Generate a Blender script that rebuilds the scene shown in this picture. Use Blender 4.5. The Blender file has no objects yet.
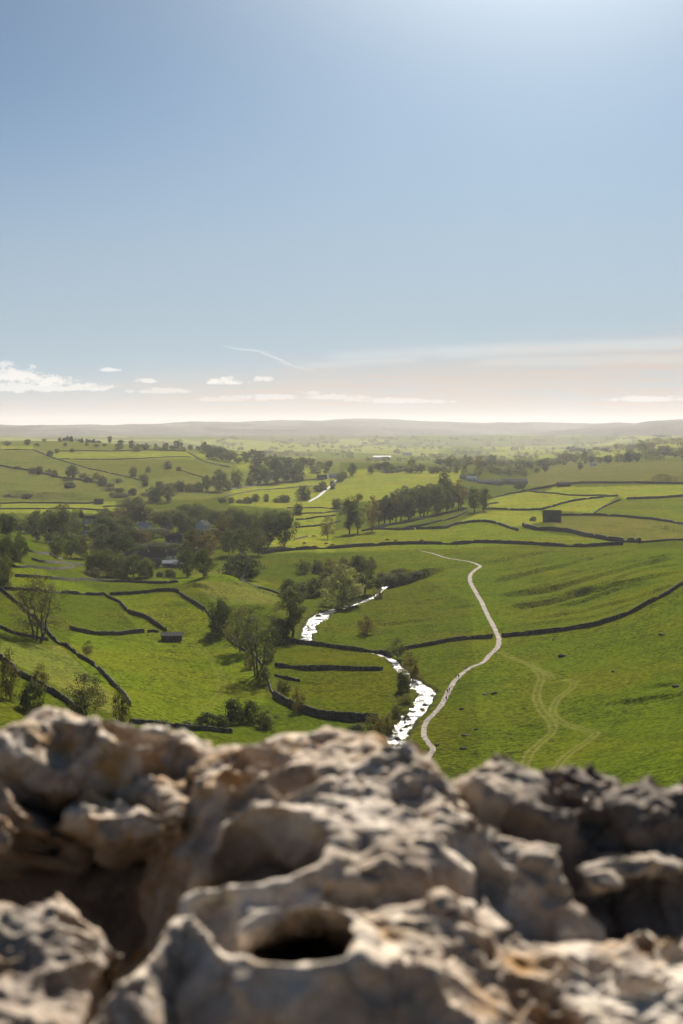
HAZE = 0.000031
SKY_DUST = 4.0
SKY_STRENGTH = 0.05
SUN_E = 5.0
EXPOSURE = 0.88
CLOUD_VEIL = (6.9, 5.8, 5.05)
CLOUD_WHITE = (10.4, 9.9, 9.3)
HAZE_BAND = (4.35, 5.3, 6.0)
AUREOLE, AUREOLE_DEG = 28.0, 9.6
import bpy, bmesh, math, random
import numpy as np
from mathutils import Vector, Matrix

random.seed(11)
rng = np.random.default_rng(7)
R = math.radians
SC = bpy.context.scene
COL = SC.collection
PI = math.pi

# ------------------------------------------------------------------ camera numbers
W, HH = 683, 1024
F = 50.0 / 36.0 * HH                 # focal length in pixels
CAMH = 85.0                          # the clifftop is 85 m above the valley floor
PITCH = math.atan(80.0 / F)
CP, SP = math.cos(PITCH), math.sin(PITCH)


def ray(px, py):
    """direction of a photograph point with y = 1"""
    dx = (px - W / 2) / F
    dy = (HH / 2 - py) / F
    X, Y, Z = dx, CP + dy * SP, -SP + dy * CP
    return X / Y, Z / Y


def P(px, py, Y):
    a, s = ray(px, py)
    return a * Y, Y, CAMH + s * Y


def proj(x, y, z):
    z = z - CAMH
    dep = y * CP - z * SP
    up = y * SP + z * CP
    return W / 2 + F * x / dep, HH / 2 - F * up / dep


# ------------------------------------------------------------------ noise in numpy
def hsh(ix, iy, seed):
    h = (ix.astype(np.int64) * 374761393 + iy.astype(np.int64) * 668265263 + seed * 974634777) & 0xFFFFFFFF
    h = ((h ^ (h >> 13)) * 1274126177) & 0xFFFFFFFF
    h = ((h ^ (h >> 16)) * 2246822519) & 0xFFFFFFFF
    return ((h ^ (h >> 15)) & 0xFFFFFF) / float(0x1000000)


def noise(x, y, seed=0):
    """gradient noise, about -0.7..0.7"""
    x = np.asarray(x, float); y = np.asarray(y, float)
    ix = np.floor(x); iy = np.floor(y)
    fx = x - ix; fy = y - iy
    u = fx * fx * fx * (fx * (fx * 6 - 15) + 10); v = fy * fy * fy * (fy * (fy * 6 - 15) + 10)
    def g(ox, oy):
        t = hsh(ix + ox, iy + oy, seed) * 2 * PI
        return np.cos(t) * (fx - ox) + np.sin(t) * (fy - oy)
    return (g(0, 0) * (1 - u) + g(1, 0) * u) * (1 - v) + (g(0, 1) * (1 - u) + g(1, 1) * u) * v


def fbm(x, y, seed=0, octv=4, gain=0.5):
    s = 0; a = 1.0
    for k in range(octv):
        s = s + a * noise(x * 2 ** k + 17.3 * k, y * 2 ** k - 9.1 * k, seed + k)
        a *= gain
    return s


def worley(x, y, seed=0):
    ix = np.floor(x); iy = np.floor(y)
    f1 = np.full(np.shape(x), 9.0); cell = np.zeros(np.shape(x))
    for ox in (-1, 0, 1):
        for oy in (-1, 0, 1):
            cx = ix + ox; cy = iy + oy
            px = cx + hsh(cx, cy, seed); py = cy + hsh(cx, cy, seed + 51)
            d = np.hypot(px - x, py - y)
            m = d < f1
            f1 = np.where(m, d, f1); cell = np.where(m, hsh(cx, cy, seed + 99), cell)
    return f1, cell


def sstep(a, b, x):
    t = np.clip((x - a) / (b - a), 0, 1)
    return t * t * (3 - 2 * t)


def polydist(x, y, pts, closed=False):
    """distance to a polyline and the parameter (0..n-1) of the nearest point"""
    d = np.full(np.shape(x), 1e9); t_ = np.zeros(np.shape(x))
    n = len(pts)
    for i in range(n if closed else n - 1):
        ax, ay = pts[i][:2]; bx, by = pts[(i + 1) % n][:2]
        vx, vy = bx - ax, by - ay
        L = vx * vx + vy * vy + 1e-12
        t = np.clip(((x - ax) * vx + (y - ay) * vy) / L, 0, 1)
        q = np.hypot(x - ax - t * vx, y - ay - t * vy)
        m = q < d
        d = np.where(m, q, d); t_ = np.where(m, i + t, t_)
    return d, t_


def inpoly(x, y, pts):
    ins = np.zeros(np.shape(x), bool)
    n = len(pts); j = n - 1
    for i in range(n):
        xi, yi = pts[i]; xj, yj = pts[j]
        c = ((yi > y) != (yj > y)) & (x < (xj - xi) * (y - yi) / (yj - yi + 1e-12) + xi)
        ins ^= c
        j = i
    return ins


# ------------------------------------------------------------------ object helpers
def mesh_np(name, v, faces, mats=(), smooth=False, mi=None):
    """faces: (n,k) int array"""
    me = bpy.data.meshes.new(name)
    v = np.asarray(v, np.float32); faces = np.asarray(faces, np.int32)
    k = faces.shape[1]
    me.vertices.add(len(v)); me.vertices.foreach_set('co', v.ravel())
    me.loops.add(faces.size); me.loops.foreach_set('vertex_index', faces.ravel())
    me.polygons.add(len(faces)); me.polygons.foreach_set('loop_start', np.arange(0, faces.size, k, dtype=np.int32))
    if smooth:
        me.polygons.foreach_set('use_smooth', np.ones(len(faces), bool))
    if mi is not None:
        me.polygons.foreach_set('material_index', np.asarray(mi, np.int32))
    for m in mats:
        me.materials.append(m)
    me.update(calc_edges=True)
    me.validate()
    return me


def link(name, me, parent=None):
    o = bpy.data.objects.new(name, me)
    COL.objects.link(o)
    if parent is not None:
        o.parent = parent
    return o


def tag(o, label, cat, group=None):
    o['label'] = label; o['category'] = cat
    if group:
        o['group'] = group
    return o


def empty(name, loc, rz=0.0, scale=(1, 1, 1)):
    o = bpy.data.objects.new(name, None)
    COL.objects.link(o)
    o.empty_display_size = 0.5
    o.location = loc; o.rotation_euler = (0, 0, rz); o.scale = scale
    return o


ORD = 'first second third fourth fifth sixth seventh eighth ninth tenth eleventh twelfth thirteenth fourteenth fifteenth sixteenth seventeenth eighteenth'.split()


# ------------------------------------------------------------------ material helpers
class NT:
    def __init__(s, tree):
        s.t = tree; s.n = tree.nodes; s.l = tree.links

    def new(s, typ, **kw):
        n = s.n.new(typ)
        for k, v in kw.items():
            if k.startswith('i_'):
                n.inputs[k[2:].replace('_', ' ')].default_value = v
            else:
                setattr(n, k, v)
        return n

    def lk(s, a, b):
        s.l.new(a, b)

    def val(s, sock, v):
        if hasattr(v, 'is_linked') or isinstance(v, bpy.types.NodeSocket):
            s.l.new(v, sock)
        else:
            sock.default_value = v

    def math(s, op, a, b=0.0, c=None, clamp=False):
        n = s.n.new('ShaderNodeMath'); n.operation = op; n.use_clamp = clamp
        s.val(n.inputs[0], a); s.val(n.inputs[1], b)
        if c is not None:
            s.val(n.inputs[2], c)
        return n.outputs[0]

    def noise(s, vec, scale, detail=4, rough=0.5, dist=0.0):
        n = s.n.new('ShaderNodeTexNoise')
        n.inputs['Scale'].default_value = scale; n.inputs['Detail'].default_value = detail
        n.inputs['Roughness'].default_value = rough; n.inputs['Distortion'].default_value = dist
        if vec is not None:
            s.l.new(vec, n.inputs['Vector'])
        return n.outputs['Fac']

    def mapr(s, v, a, b, c=0.0, d=1.0, smooth=True):
        n = s.n.new('ShaderNodeMapRange'); n.interpolation_type = 'SMOOTHSTEP' if smooth else 'LINEAR'
        s.val(n.inputs['Value'], v)
        for k, q in zip(('From Min', 'From Max', 'To Min', 'To Max'), (a, b, c, d)):
            s.val(n.inputs[k], q)
        return n.outputs[0]

    def mix(s, fac, a, b, mode='MIX'):
        n = s.n.new('ShaderNodeMix'); n.data_type = 'RGBA'; n.blend_type = mode
        s.val(n.inputs['Factor'], fac)
        for sock, v in ((n.inputs['A'], a), (n.inputs['B'], b)):
            pass
        A = [i for i in n.inputs if i.name == 'A' and i.type == 'RGBA'][0]
        B = [i for i in n.inputs if i.name == 'B' and i.type == 'RGBA'][0]
        for sock, v in ((A, a), (B, b)):
            if isinstance(v, bpy.types.NodeSocket):
                s.l.new(v, sock)
            else:
                sock.default_value = (*v[:3], 1)
        return [o for o in n.outputs if o.type == 'RGBA'][0]

    def bump(s, h, strength, dist, normal=None):
        n = s.n.new('ShaderNodeBump')
        n.inputs['Strength'].default_value = strength; n.inputs['Distance'].default_value = dist
        s.l.new(h, n.inputs['Height'])
        if normal is not None:
            s.l.new(normal, n.inputs['Normal'])
        return n.outputs[0]


def material(name, rough=0.9, spec=0.2):
    m = bpy.data.materials.new(name); m.use_nodes = True
    nt = NT(m.node_tree)
    b = m.node_tree.nodes['Principled BSDF']
    b.inputs['Roughness'].default_value = rough
    b.inputs['Specular IOR Level'].default_value = spec
    return m, nt, b


def objcoord(nt):
    return nt.new('ShaderNodeTexCoord').outputs['Object']


def worldcoord(nt):
    return nt.new('ShaderNodeNewGeometry').outputs['Position']


def plain(name, col, rough=0.8, var=0.25, scale=1.0, spec=0.2):
    m, nt, b = material(name, rough, spec)
    n = nt.noise(objcoord(nt), scale, 4)
    f = nt.mapr(n, 0.3, 0.7)
    c = nt.mix(f, [q * (1 - var) for q in col], [min(1, q * (1 + var)) for q in col])
    nt.lk(c, b.inputs['Base Color'])
    return m


def leaf_mat(name, c1, c2, trans=0.3):
    m, nt, b = material(name, 0.8, 0.06)
    oi = nt.new('ShaderNodeObjectInfo')
    n = nt.noise(objcoord(nt), 0.55, 3)
    f = nt.math('ADD', nt.mapr(n, 0.3, 0.7, 0, 0.6), nt.math('MULTIPLY', oi.outputs['Random'], 0.5), clamp=True)
    c = nt.mix(f, c1, c2)
    hs = nt.new('ShaderNodeHueSaturation')
    nt.lk(c, hs.inputs['Color'])
    nt.lk(nt.math('MULTIPLY_ADD', oi.outputs['Random'], 0.5, 0.75), hs.inputs['Value'])
    nt.lk(nt.math('MULTIPLY_ADD', oi.outputs['Random'], -0.035, 0.515), hs.inputs['Hue'])
    nt.lk(hs.outputs[0], b.inputs['Base Color'])
    tr = nt.new('ShaderNodeBsdfTranslucent')
    bright = nt.mix(1.0, hs.outputs[0], (1.5, 1.5, 0.9), 'MULTIPLY')
    nt.lk(bright, tr.inputs['Color'])
    mx = nt.new('ShaderNodeMixShader'); mx.inputs[0].default_value = trans
    nt.lk(b.outputs[0], mx.inputs[1]); nt.lk(tr.outputs[0], mx.inputs[2])
    out = m.node_tree.nodes['Material Output']
    nt.lk(mx.outputs[0], out.inputs['Surface'])
    return m


MAT = {}
MAT['leaf_dark'] = leaf_mat('dark_leaves', (0.030, 0.044, 0.013), (0.075, 0.092, 0.024), 0.4)
MAT['leaf_mid'] = leaf_mat('green_leaves', (0.045, 0.066, 0.015), (0.10, 0.122, 0.027), 0.4)
MAT['leaf_light'] = leaf_mat('willow_leaves', (0.115, 0.135, 0.055), (0.19, 0.205, 0.085), 0.45)
MAT['leaf_brown'] = leaf_mat('autumn_leaves', (0.060, 0.056, 0.018), (0.125, 0.105, 0.030), 0.4)
MAT['leaf_olive'] = leaf_mat('olive_leaves', (0.060, 0.065, 0.020), (0.120, 0.120, 0.035), 0.4)
MAT['bark'] = plain('bark', (0.07, 0.058, 0.045), 0.9, 0.4, 3.0)
MAT['roof'] = plain('slate_roof', (0.065, 0.062, 0.06), 0.9, 0.3, 1.5, 0.05)
MAT['roof_brown'] = plain('stone_slate_roof', (0.13, 0.095, 0.078), 0.9, 0.3, 1.5, 0.1)
MAT['roof_pale'] = plain('pale_sheet_roof', (0.5, 0.5, 0.5), 0.6, 0.1, 0.6, 0.3)
MAT['stone_house'] = plain('house_stone', (0.24, 0.21, 0.175), 0.9, 0.3, 2.0)
MAT['render_white'] = plain('white_render', (0.75, 0.73, 0.70), 0.9, 0.06, 0.8)
MAT['glass'] = plain('window_glass', (0.03, 0.035, 0.04), 0.12, 0.2, 2.0, 0.5)
MAT['door'] = plain('painted_door', (0.10, 0.07, 0.05), 0.7, 0.2, 2.0)
# ------------------------------------------------------------------ terrain: control points (photo x, photo y, metres away)
CTRL = [
 (341,900,250),(0,900,200),(683,900,220),(-150,800,220),(830,800,220),(170,900,235),(520,900,240),
 (341,760,368),(430,757,372),(250,740,380),(120,720,360),(0,720,300),(560,765,345),(683,770,310),
 (448,690,455),(341,690,468),(230,690,460),(120,690,420),(50,690,380),(0,680,370),(560,690,440),(683,690,400),
 (499,638,575),(341,648,560),(400,655,540),(260,650,545),(172,638,570),(100,634,560),(38,641,480),(0,628,480),(600,624,560),(683,588,590),(640,608,570),
 (385,590,765),(310,620,640),(107,595,690),(0,589,600),(172,591,680),(200,585,690),(230,576,720),(262,592,742),(480,600,705),(470,575,815),(560,580,760),(620,570,740),(683,560,755),
 (0,529,800),(-60,522,780),(24,538,830),(60,560,880),(100,578,800),(84,565,880),(0,536,1100),(60,545,1050),
 (240,579,810),(188,577,820),(165,565,900),(262,553,985),(341,548,1015),(420,552,970),(460,544,1020),(516,544,1010),(570,546,990),(623,545,960),(683,540,945),
 (440,528,1200),(500,524,1220),(553,530,1120),(650,535,1060),(683,525,1150),(296,528,1230),(335,533,1190),(380,525,1270),(460,510,1420),
 (539,510,1400),(600,515,1330),(618,496,1560),(683,510,1400),(683,496,1600),(553,486,1800),(600,483,1850),(683,484,1850),(490,498,1750),(500,483,2200),(440,497,1750),
 (335,508,1550),(311,500,1700),(333,484,2100),(230,500,1700),(264,484,2150),(380,490,1900),(400,480,2100),(360,472,2300),(430,472,2300),(470,474,2250),(400,462,3500),
 (620,465,2600),(683,462,2700),(560,468,2700),
 (0,510,1520),(100,503,1680),(170,515,1430),(0,495,1780),(100,490,1820),(0,470,2100),(60,478,2000),(100,470,2150),(150,480,2000),(40,450,2500),(115,459,2400),(190,457,2500),(190,475,2100),
 (0,444,2800),(40,441,3000),(100,443,2900),(160,448,2800),(200,451,2750),(230,460,2600),(290,468,2500),(320,475,2350),
 (40,449,4200),(150,454,4000),(250,455,3400),(300,460,3400),
 (341,455,5200),(450,456,5000),(560,457,4500),(683,452,3600),(620,450,4500),(683,442,5000),(683,435,7000),
 (683,420.5,11000),(600,424,12000),(500,427,13000),(341,421,15000),(200,424,13000),(0,427,11000),(100,427,11500),
 (0,437,7000),(200,440,8000),(341,443,8500),(450,445,8000),(560,441,8500),
 (0,431,17500),(341,428,17500),(683,431,17500),
 (-150,440,3000),(-150,505,1500),(-150,600,450),(-150,540,700),(-150,424,12000),(-150,480,2000),
 (830,420,11000),(830,452,3000),(830,490,1500),(830,536,800),(830,560,600),(830,625,450),
 (-400,700,300),(-400,500,900),(-400,440,4000),(1080,680,300),(1080,500,900),(1080,440,4000),(-400,425,14000),(1080,422,14000),
]
KA = 3.0
cp = np.array([P(*c) for c in CTRL])
cu = np.stack([cp[:, 0] / cp[:, 1] * KA, np.log(cp[:, 1])], 1)
cz = cp[:, 2]


def tps(d2):
    return 0.5 * d2 * np.log(d2 + 1e-9)


_n = len(cu)
_D = ((cu[:, None] - cu[None]) ** 2).sum(2)
_A = np.zeros((_n + 3, _n + 3))
_A[:_n, :_n] = tps(_D) + np.eye(_n) * 1e-4
_A[:_n, _n] = 1; _A[:_n, _n + 1:] = cu
_A[_n, :_n] = 1; _A[_n + 1:, :_n] = cu.T
_w = np.linalg.solve(_A, np.concatenate([cz, [0, 0, 0]]))


def zbase(x, y):
    sh = np.shape(x)
    u = np.ravel(x / y) * KA; v = np.log(np.ravel(y))
    out = np.empty(u.shape)
    for s in range(0, len(u), 40000):
        a = u[s:s + 40000]; b = v[s:s + 40000]
        d2 = (a[:, None] - cu[None, :, 0]) ** 2 + (b[:, None] - cu[None, :, 1]) ** 2
        out[s:s + 40000] = tps(d2) @ _w[:_n] + _w[_n] + _w[_n + 1] * a + _w[_n + 2] * b
    return out.reshape(sh)


# the grid: columns of constant bearing, rows of growing distance
ga = np.concatenate([-np.linspace(0.95, 0.29, 34), np.linspace(-0.28, 0.28, 660), np.linspace(0.29, 0.95, 34)])
_py = np.arange(930, 470, -0.72)
gy = 120870.0 / (_py - 432)
gy = np.concatenate([np.linspace(20, gy[0] - 3, 24), gy, np.geomspace(gy[-1] * 1.008, 17500, 180)])
NA, NY = len(ga), len(gy)
GX = ga[None, :] * gy[:, None]
GY = np.repeat(gy[:, None], NA, 1)
ZB = zbase(np.where(GY < 190, GX / GY * 190, GX), np.maximum(GY, 190))
# the sheet keeps its height under the cliff
GPX, GPY = proj(GX, GY, ZB)


def col_profile(Z, a):
    j = np.clip(np.searchsorted(ga, a) - 1, 0, NA - 2)
    t = (a - ga[j]) / (ga[j + 1] - ga[j])
    return Z[:, j] * (1 - t) + Z[:, j + 1] * t


def hit(Z, px, py, ymin=190):
    """where the line of sight through a photograph point meets the ground"""
    a, s = ray(px, py)
    prof = col_profile(Z, a)
    d = prof - (CAMH + s * gy)
    i0 = np.searchsorted(gy, ymin)
    k = np.nonzero((d[i0:] >= 0))[0]
    if len(k) == 0:
        Y = 9000.0
    else:
        i = i0 + k[0]
        if i == i0:
            Y = gy[i]
        else:
            t = d[i - 1] / (d[i - 1] - d[i])
            Y = gy[i - 1] + t * (gy[i] - gy[i - 1])
    return a * Y, Y


def zq(x, y):
    """height of the finished ground sheet"""
    x = np.asarray(x, float); y = np.asarray(y, float)
    a = x / y
    j = np.clip(np.searchsorted(ga, a) - 1, 0, NA - 2)
    i = np.clip(np.searchsorted(gy, y) - 1, 0, NY - 2)
    t = np.clip((a - ga[j]) / (ga[j + 1] - ga[j]), 0, 1); s = np.clip((y - gy[i]) / (gy[i + 1] - gy[i]), 0, 1)
    return (Z[i, j] * (1 - t) + Z[i, j + 1] * t) * (1 - s) + (Z[i + 1, j] * (1 - t) + Z[i + 1, j + 1] * t) * s


def at(px, py, ymin=190):
    x, y = hit(Z, px, py, ymin)
    return x, y, float(zq(x, y))


Z = ZB.copy()
# rolling ground and hummocks
amp = np.clip(GY / 900, 0.25, 4)
far = sstep(2500, 6000, GY)
Z += fbm(GX / 2600, GY / 2200, 51, 3) * 70 * sstep(4200, 8500, GY)
Z += fbm(GX / 70, GY / 70, 3, 3) * 1.0 * (1 - far) * np.clip(GY / 600, .4, 1.2)
Z += fbm(GX / 900, GY / 900, 5, 4) * 30 * sstep(2600, 6500, GY)
Z += fbm(GX / 14, GY / 14, 8, 3) * 0.34 * (1 - sstep(1200, 2600, GY))
Z += (noise(GX / 2.6, GY / 4.2, 9) + .6 * noise(GX / 1.4, GY / 3.0, 10)) * 0.16 * (1 - sstep(600, 1000, GY)) * np.clip(.6 + 1.6 * noise(GX / 40, GY / 60, 15), .15, 1.5)


def bank(pts, A, w, L):
    """a terrace edge: the ground steps up going away from the viewer along a line"""
    q = np.array([hit(ZB, *p) for p in pts])
    al = q[:, 0] / q[:, 1]
    o = np.argsort(al)
    yl = np.interp(ga, al[o], q[o, 1])
    a0, a1 = al.min(), al.max()
    tap = sstep(a0 - 0.002, a0 + 0.02, ga) * (1 - sstep(a1 - 0.02, a1 + 0.002, ga))
    wob = noise(GX / 9, GY / 25, 21) * 2.6 + noise(GX / 3.5, GY / 8, 22) * 1.3
    s = GY - yl[None, :] + wob
    return A * np.where(A > 1.9, 1.2, 0.95) * np.tanh(s / (w * .6)) * np.exp(-(s / L) ** 2) * tap[None, :] * np.clip(0.85 + 0.7 * noise(GX / 42, GY / 90, 33), 0.3, 1.4)


BANKS = [
 ([(480,583),(520,576),(560,566),(600,556),(640,549)], 1.3, 2.0, 20),
 ([(490,596),(540,590),(580,580),(620,570),(683,556)], 1.5, 2.2, 20),
 ([(478,563),(500,560),(530,554),(560,551)], 1.0, 2.0, 14),
 ([(500,609),(545,602),(580,592),(610,585),(650,577),(690,570)], 1.4, 2.2, 16),
 ([(548,606),(580,603),(612,590),(640,583),(660,580)], 1.1, 1.8, 12),
 ([(520,620),(560,616),(600,607),(640,597),(690,580)], 0.7, 1.8, 10),
 ([(540,578),(600,567),(640,561),(690,551)], 0.8, 2.0, 12),
 ([(600,705),(640,700),(690,694)], 0.7, 2.0, 10),
 ([(630,688),(690,682)], 0.6, 2.0, 8),
 ([(505,592),(545,584),(590,572),(640,562),(690,550)], 0.8, 1.6, 9),
 ([(520,603),(560,596),(600,586),(650,568),(690,563)], 0.8, 1.6, 9),
 ([(500,571),(540,563),(580,556),(630,549)], 0.8, 1.6, 9),
 ([(510,586),(550,579),(590,567)], 0.7, 1.5, 8),
 ([(510,627),(560,622),(610,612),(660,594)], 0.6, 1.5, 8),
 ([(425,612),(470,606),(500,602)], 0.6, 2.0, 10),
 ([(360,626),(400,622),(450,618)], 0.7, 2.0, 10),
 ([(395,606),(430,600),(470,596)], 0.5, 2.0, 9),
 ([(372,590),(385,584),(400,580),(430,572),(452,567)], 4.0, 3.0, 22),
 ([(378,578),(400,574),(425,570)], 4.2, 4.0, 26),
 ([(176,590),(192,585),(208,587),(215,590)], 2.2, 2.0, 14),
 ([(212,578),(240,586),(262,592),(285,597)], 1.2, 2.0, 12),
 ([(640,525),(665,528),(690,533)], 1.6, 3.0, 25),
 ([(0,493),(30,495),(60,496),(100,498)], 3.5, 8.0, 60),
 ([(660,507),(690,506)], 1.6, 4.0, 40),
 ([(640,481),(660,479.5),(690,479)], 7, 8.0, 70),
 ([(570,527),(600,525),(640,526)], 0.8, 3.0, 25),
 ([(280,566),(300,568),(330,572),(350,570)], 2.0, 3.0, 18),
]
for b_ in BANKS:
    Z += bank(*b_)

# stream bed
STREAM = [(398,583,3),(385,588,4),(377,593,4.5),(370,598,5),(355,604,6),(340,608,8),(326,612,13),(313,620,12),(308,630,11),(306,637,9),(313,642,8),(330,645,7),(348,648.5,6),(366,651,6),(382,654,6),
          (393,659,8),(400,668,10),(408,675,10),(416,683,15),(426,691,18),(425,699,16),(418,708,17),(410,718,17),(403,728,18),(396,738,18),(388,750,20),(378,768,20),(360,800,20),(350,850,22),(343,930,24),(338,1030,27)]
sw = np.array([hit(Z, p[0], p[1]) for p in STREAM])
swid = np.array([p[2] for p in STREAM]) / F * sw[:, 1] * 0.5


def resample(pts, extra, step):
    """points along a line through the given world points (Catmull-Rom), with interpolated extra values"""
    pts = np.asarray(pts, float); ex = np.asarray(extra, float)
    out = []; oe = []
    n = len(pts)
    for i in range(n - 1):
        p0 = pts[max(i - 1, 0)]; p1 = pts[i]; p2 = pts[i + 1]; p3 = pts[min(i + 2, n - 1)]
        m = max(2, int(np.linalg.norm(p2 - p1) / step))
        for k in range(m):
            t = k / m
            out.append(0.5 * (2 * p1 + (p2 - p0) * t + (2 * p0 - 5 * p1 + 4 * p2 - p3) * t * t + (3 * p1 - p0 - 3 * p2 + p3) * t ** 3))
            oe.append(ex[i] * (1 - t) + ex[i + 1] * t)
    out.append(pts[-1]); oe.append(ex[-1])
    return np.array(out), np.array(oe)


sline, shw = resample(sw, swid, 3.0)
sz = zq(sline[:, 0], sline[:, 1])
# the bed runs downhill evenly
k_ = np.ones(25) / 25
szs = np.convolve(np.pad(sz, 12, mode='edge'), k_, 'valid')
near = (GY > 185) & (GY < 1100) & (np.abs(GPX - 370) < 110)
ii = np.nonzero(near)
d_, t_ = polydist(GX[ii], GY[ii], sline)
ti = np.clip(t_.astype(int), 0, len(sline) - 1)
hw = shw[ti]; zc = szs[ti]
edge = 0.55 * fbm(GX[ii] / 4.5, GY[ii] / 7, 44, 4)
r_ = d_ / (hw * (1 + edge))
bl = 1 - sstep(0.75, 1.5, r_)
bl2 = 1 - sstep(1.0, 3.5, r_)
zz = Z[ii]
zz = zz * (1 - bl2) + np.minimum(zz, zc + 0.5 * (zz - zc)) * bl2
zz = zz * (1 - bl) + (zc - 1.25) * bl
Z[ii] = zz
BANKDIRT = np.zeros_like(Z)
shoal = sstep(0.22, 0.42, fbm(GX[ii] / 2.6, GY[ii] / 4.2, 46, 3)) * bl
zz = zz + shoal * 0.95
Z[ii] = zz
BANKDIRT[ii] = np.maximum((1 - sstep(1.1, 2.0, r_)) * 0.8, shoal)

# footpath line
PATH = [(420,551,2),(432,553.5,2.4),(443,557,2.6),(455,559.5,2.8),(470,562,3),(480,566,4),(476,569.5,4),(471,574,4),(470,581,4.4),(475,591,4.6),(481,601,4.8),(486,612,5),(491,622,5),(496,632,5),(499,640,5.4),(497,648,5.6),
        (490,655,5.4),(483,662,5.2),(472,667,5),(463,673,5.2),(456,680,5.4),(450,688,5.8),(446,697,6),(441,706,6),(434,714,6),(427,722,6),(424,730,6.4),(425,738,6.6),(430,745,6.8),(433,750,7),(429,757,7),(423,768,7),(412,800,7.5),(404,850,8),(398,930,9),(394,1030,10)]


def flatten_line(LINE, px0, px1, half):
    w = np.array([hit(Z, p[0], p[1]) for p in LINE]); wd = np.array([p[2] for p in LINE]) / F * w[:, 1] * 0.5
    l, hw = resample(w, wd, 3.0)
    z = zq(l[:, 0], l[:, 1])
    z = np.convolve(np.pad(z, 4, mode='edge'), np.ones(9) / 9, 'valid')
    m = np.nonzero((GPX > px0) & (GPX < px1) & (GY > 200) & (GY < 2600))
    d, t = polydist(GX[m], GY[m], l)
    b = 1 - sstep(half, half * 3, d)
    ti = np.clip(t.astype(int), 0, len(l) - 1)
    Z[m] = Z[m] * (1 - b) + z[ti] * b
    return l, hw


pline, phw = flatten_line(PATH, 380, 540, 1.8)
ROAD = [(309,502,4),(316,498,4),(322,493.5,4),(327,489,3.5),(333,484,3),(336,480,2.5)]
rline, rhw = flatten_line(ROAD, 290, 350, 5)

# ------------------------------------------------------------------ field colours on the ground sheet
tint = np.zeros((NY, NA, 3)); tint[:] = (0.086, 0.112, 0.007)
LUSH = (0.122, 0.162, 0.008); BRIGHT = (0.23, 0.265, 0.022); STRAW = (0.145, 0.150, 0.022); OLIVE = (0.145, 0.165, 0.024); MOOR = (0.17, 0.17, 0.12)
wx = GPX + fbm(GX / 60, GY / 60, 71, 2) * 3; wy = GPY + fbm(GX / 60, GY / 60, 75, 2) * 1.0
FIELDS = [
 ([(-40,425),(340,425),(340,478),(200,500),(-40,500)], OLIVE),
 ([(350,549),(683,548),(683,800),(480,800),(470,600)], (0.103, 0.136, 0.008)),
 ([(120,610),(168,632),(172,640),(215,625),(245,660),(270,700),(200,735),(130,715),(70,650),(72,634),(145,634)], LUSH),
 ([(107,596),(172,592),(205,610),(215,628),(172,634)], LUSH),
 ([(15,560),(107,594),(60,593),(0,588),(0,570)], LUSH),
 ([(0,502),(116,502),(116,513),(0,513)], BRIGHT),
 ([(55,451.5),(186,451.5),(197,458),(59,458.5),(50,455)], BRIGHT),
 ([(0,446),(34,446),(34,450),(0,450)], BRIGHT),
 ([(59,460),(160,460),(200,460),(215,474),(140,480),(115,474)], (0.130, 0.145, 0.014)),
 ([(190,453),(230,456),(240,463),(205,460)], BRIGHT),
 ([(230,455),(262,460),(285,468),(240,470)], BRIGHT),
 ([(290,465),(325,470),(335,478),(290,474)], BRIGHT),
 ([(230,488),(335,478),(335,552),(262,553),(300,510),(230,505)], BRIGHT),
 ([(335,552),(623,543),(518,529),(478,522),(440,528),(330,530)], (0.155, 0.192, 0.012)),
 ([(345,470),(462,470),(460,486),(380,500),(335,505),(335,486)], BRIGHT),
 ([(370,530),(400,526),(460,509),(470,506),(470,500),(380,520)], LUSH),
 ([(455,524),(482,511),(539,511),(545,521),(520,527),(497,524),(478,522)], BRIGHT),
 ([(490,499),(527,492),(618,496),(594,514),(540,509),(484,508)], BRIGHT),
 ([(553,487),(683,485),(683,496),(627,499),(618,496),(575,495),(546,492)], BRIGHT),
 ([(594,513),(620,500),(683,498),(683,522),(658,520)], (0.13, 0.162, 0.010)),
 ([(545,517),(600,516),(640,519),(690,525),(690,541),(620,541),(560,530)], STRAW),
 ([(568,462),(683,462),(683,482),(530,486),(520,478)], (0.130, 0.135, 0.022)),
 ([(190,575),(230,571),(285,595),(275,605),(215,605)], OLIVE),
 ([(150,578),(240,574),(300,590),(285,585),(240,582),(178,584)], LUSH),
 ([(300,640),(395,655),(385,720),(275,700),(275,645)], (0.088, 0.108, 0.005)),
 ([(0,640),(60,645),(120,700),(110,715),(0,655)], OLIVE),
]
for poly, c in FIELDS:
    m = inpoly(wx, wy, poly)
    tint[m] = c
# a patchwork of small far fields
f1, cell = worley(GX / 330 + fbm(GX / 500, GY / 500, 12, 2) * .5, GY / 520, 61)
farf = sstep(2900, 3600, GY)
pat = np.where(cell[..., None] < 0.35, np.array(BRIGHT), np.where(cell[..., None] < 0.7, np.array(LUSH), np.array(STRAW) * .9))
pat = np.where((Z > 62)[..., None], np.array(MOOR) * (0.8 + 0.5 * cell[..., None]), pat)
tint = tint * (1 - farf[..., None]) + pat * farf[..., None]
tint *= np.array([0.84, 0.90, 0.9])
# soft edges between fields (blur of neighbours along the rows)
for ax in (0, 1):
    tint = (np.roll(tint, 1, ax) + tint * 2 + np.roll(tint, -1, ax)) / 4

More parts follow.
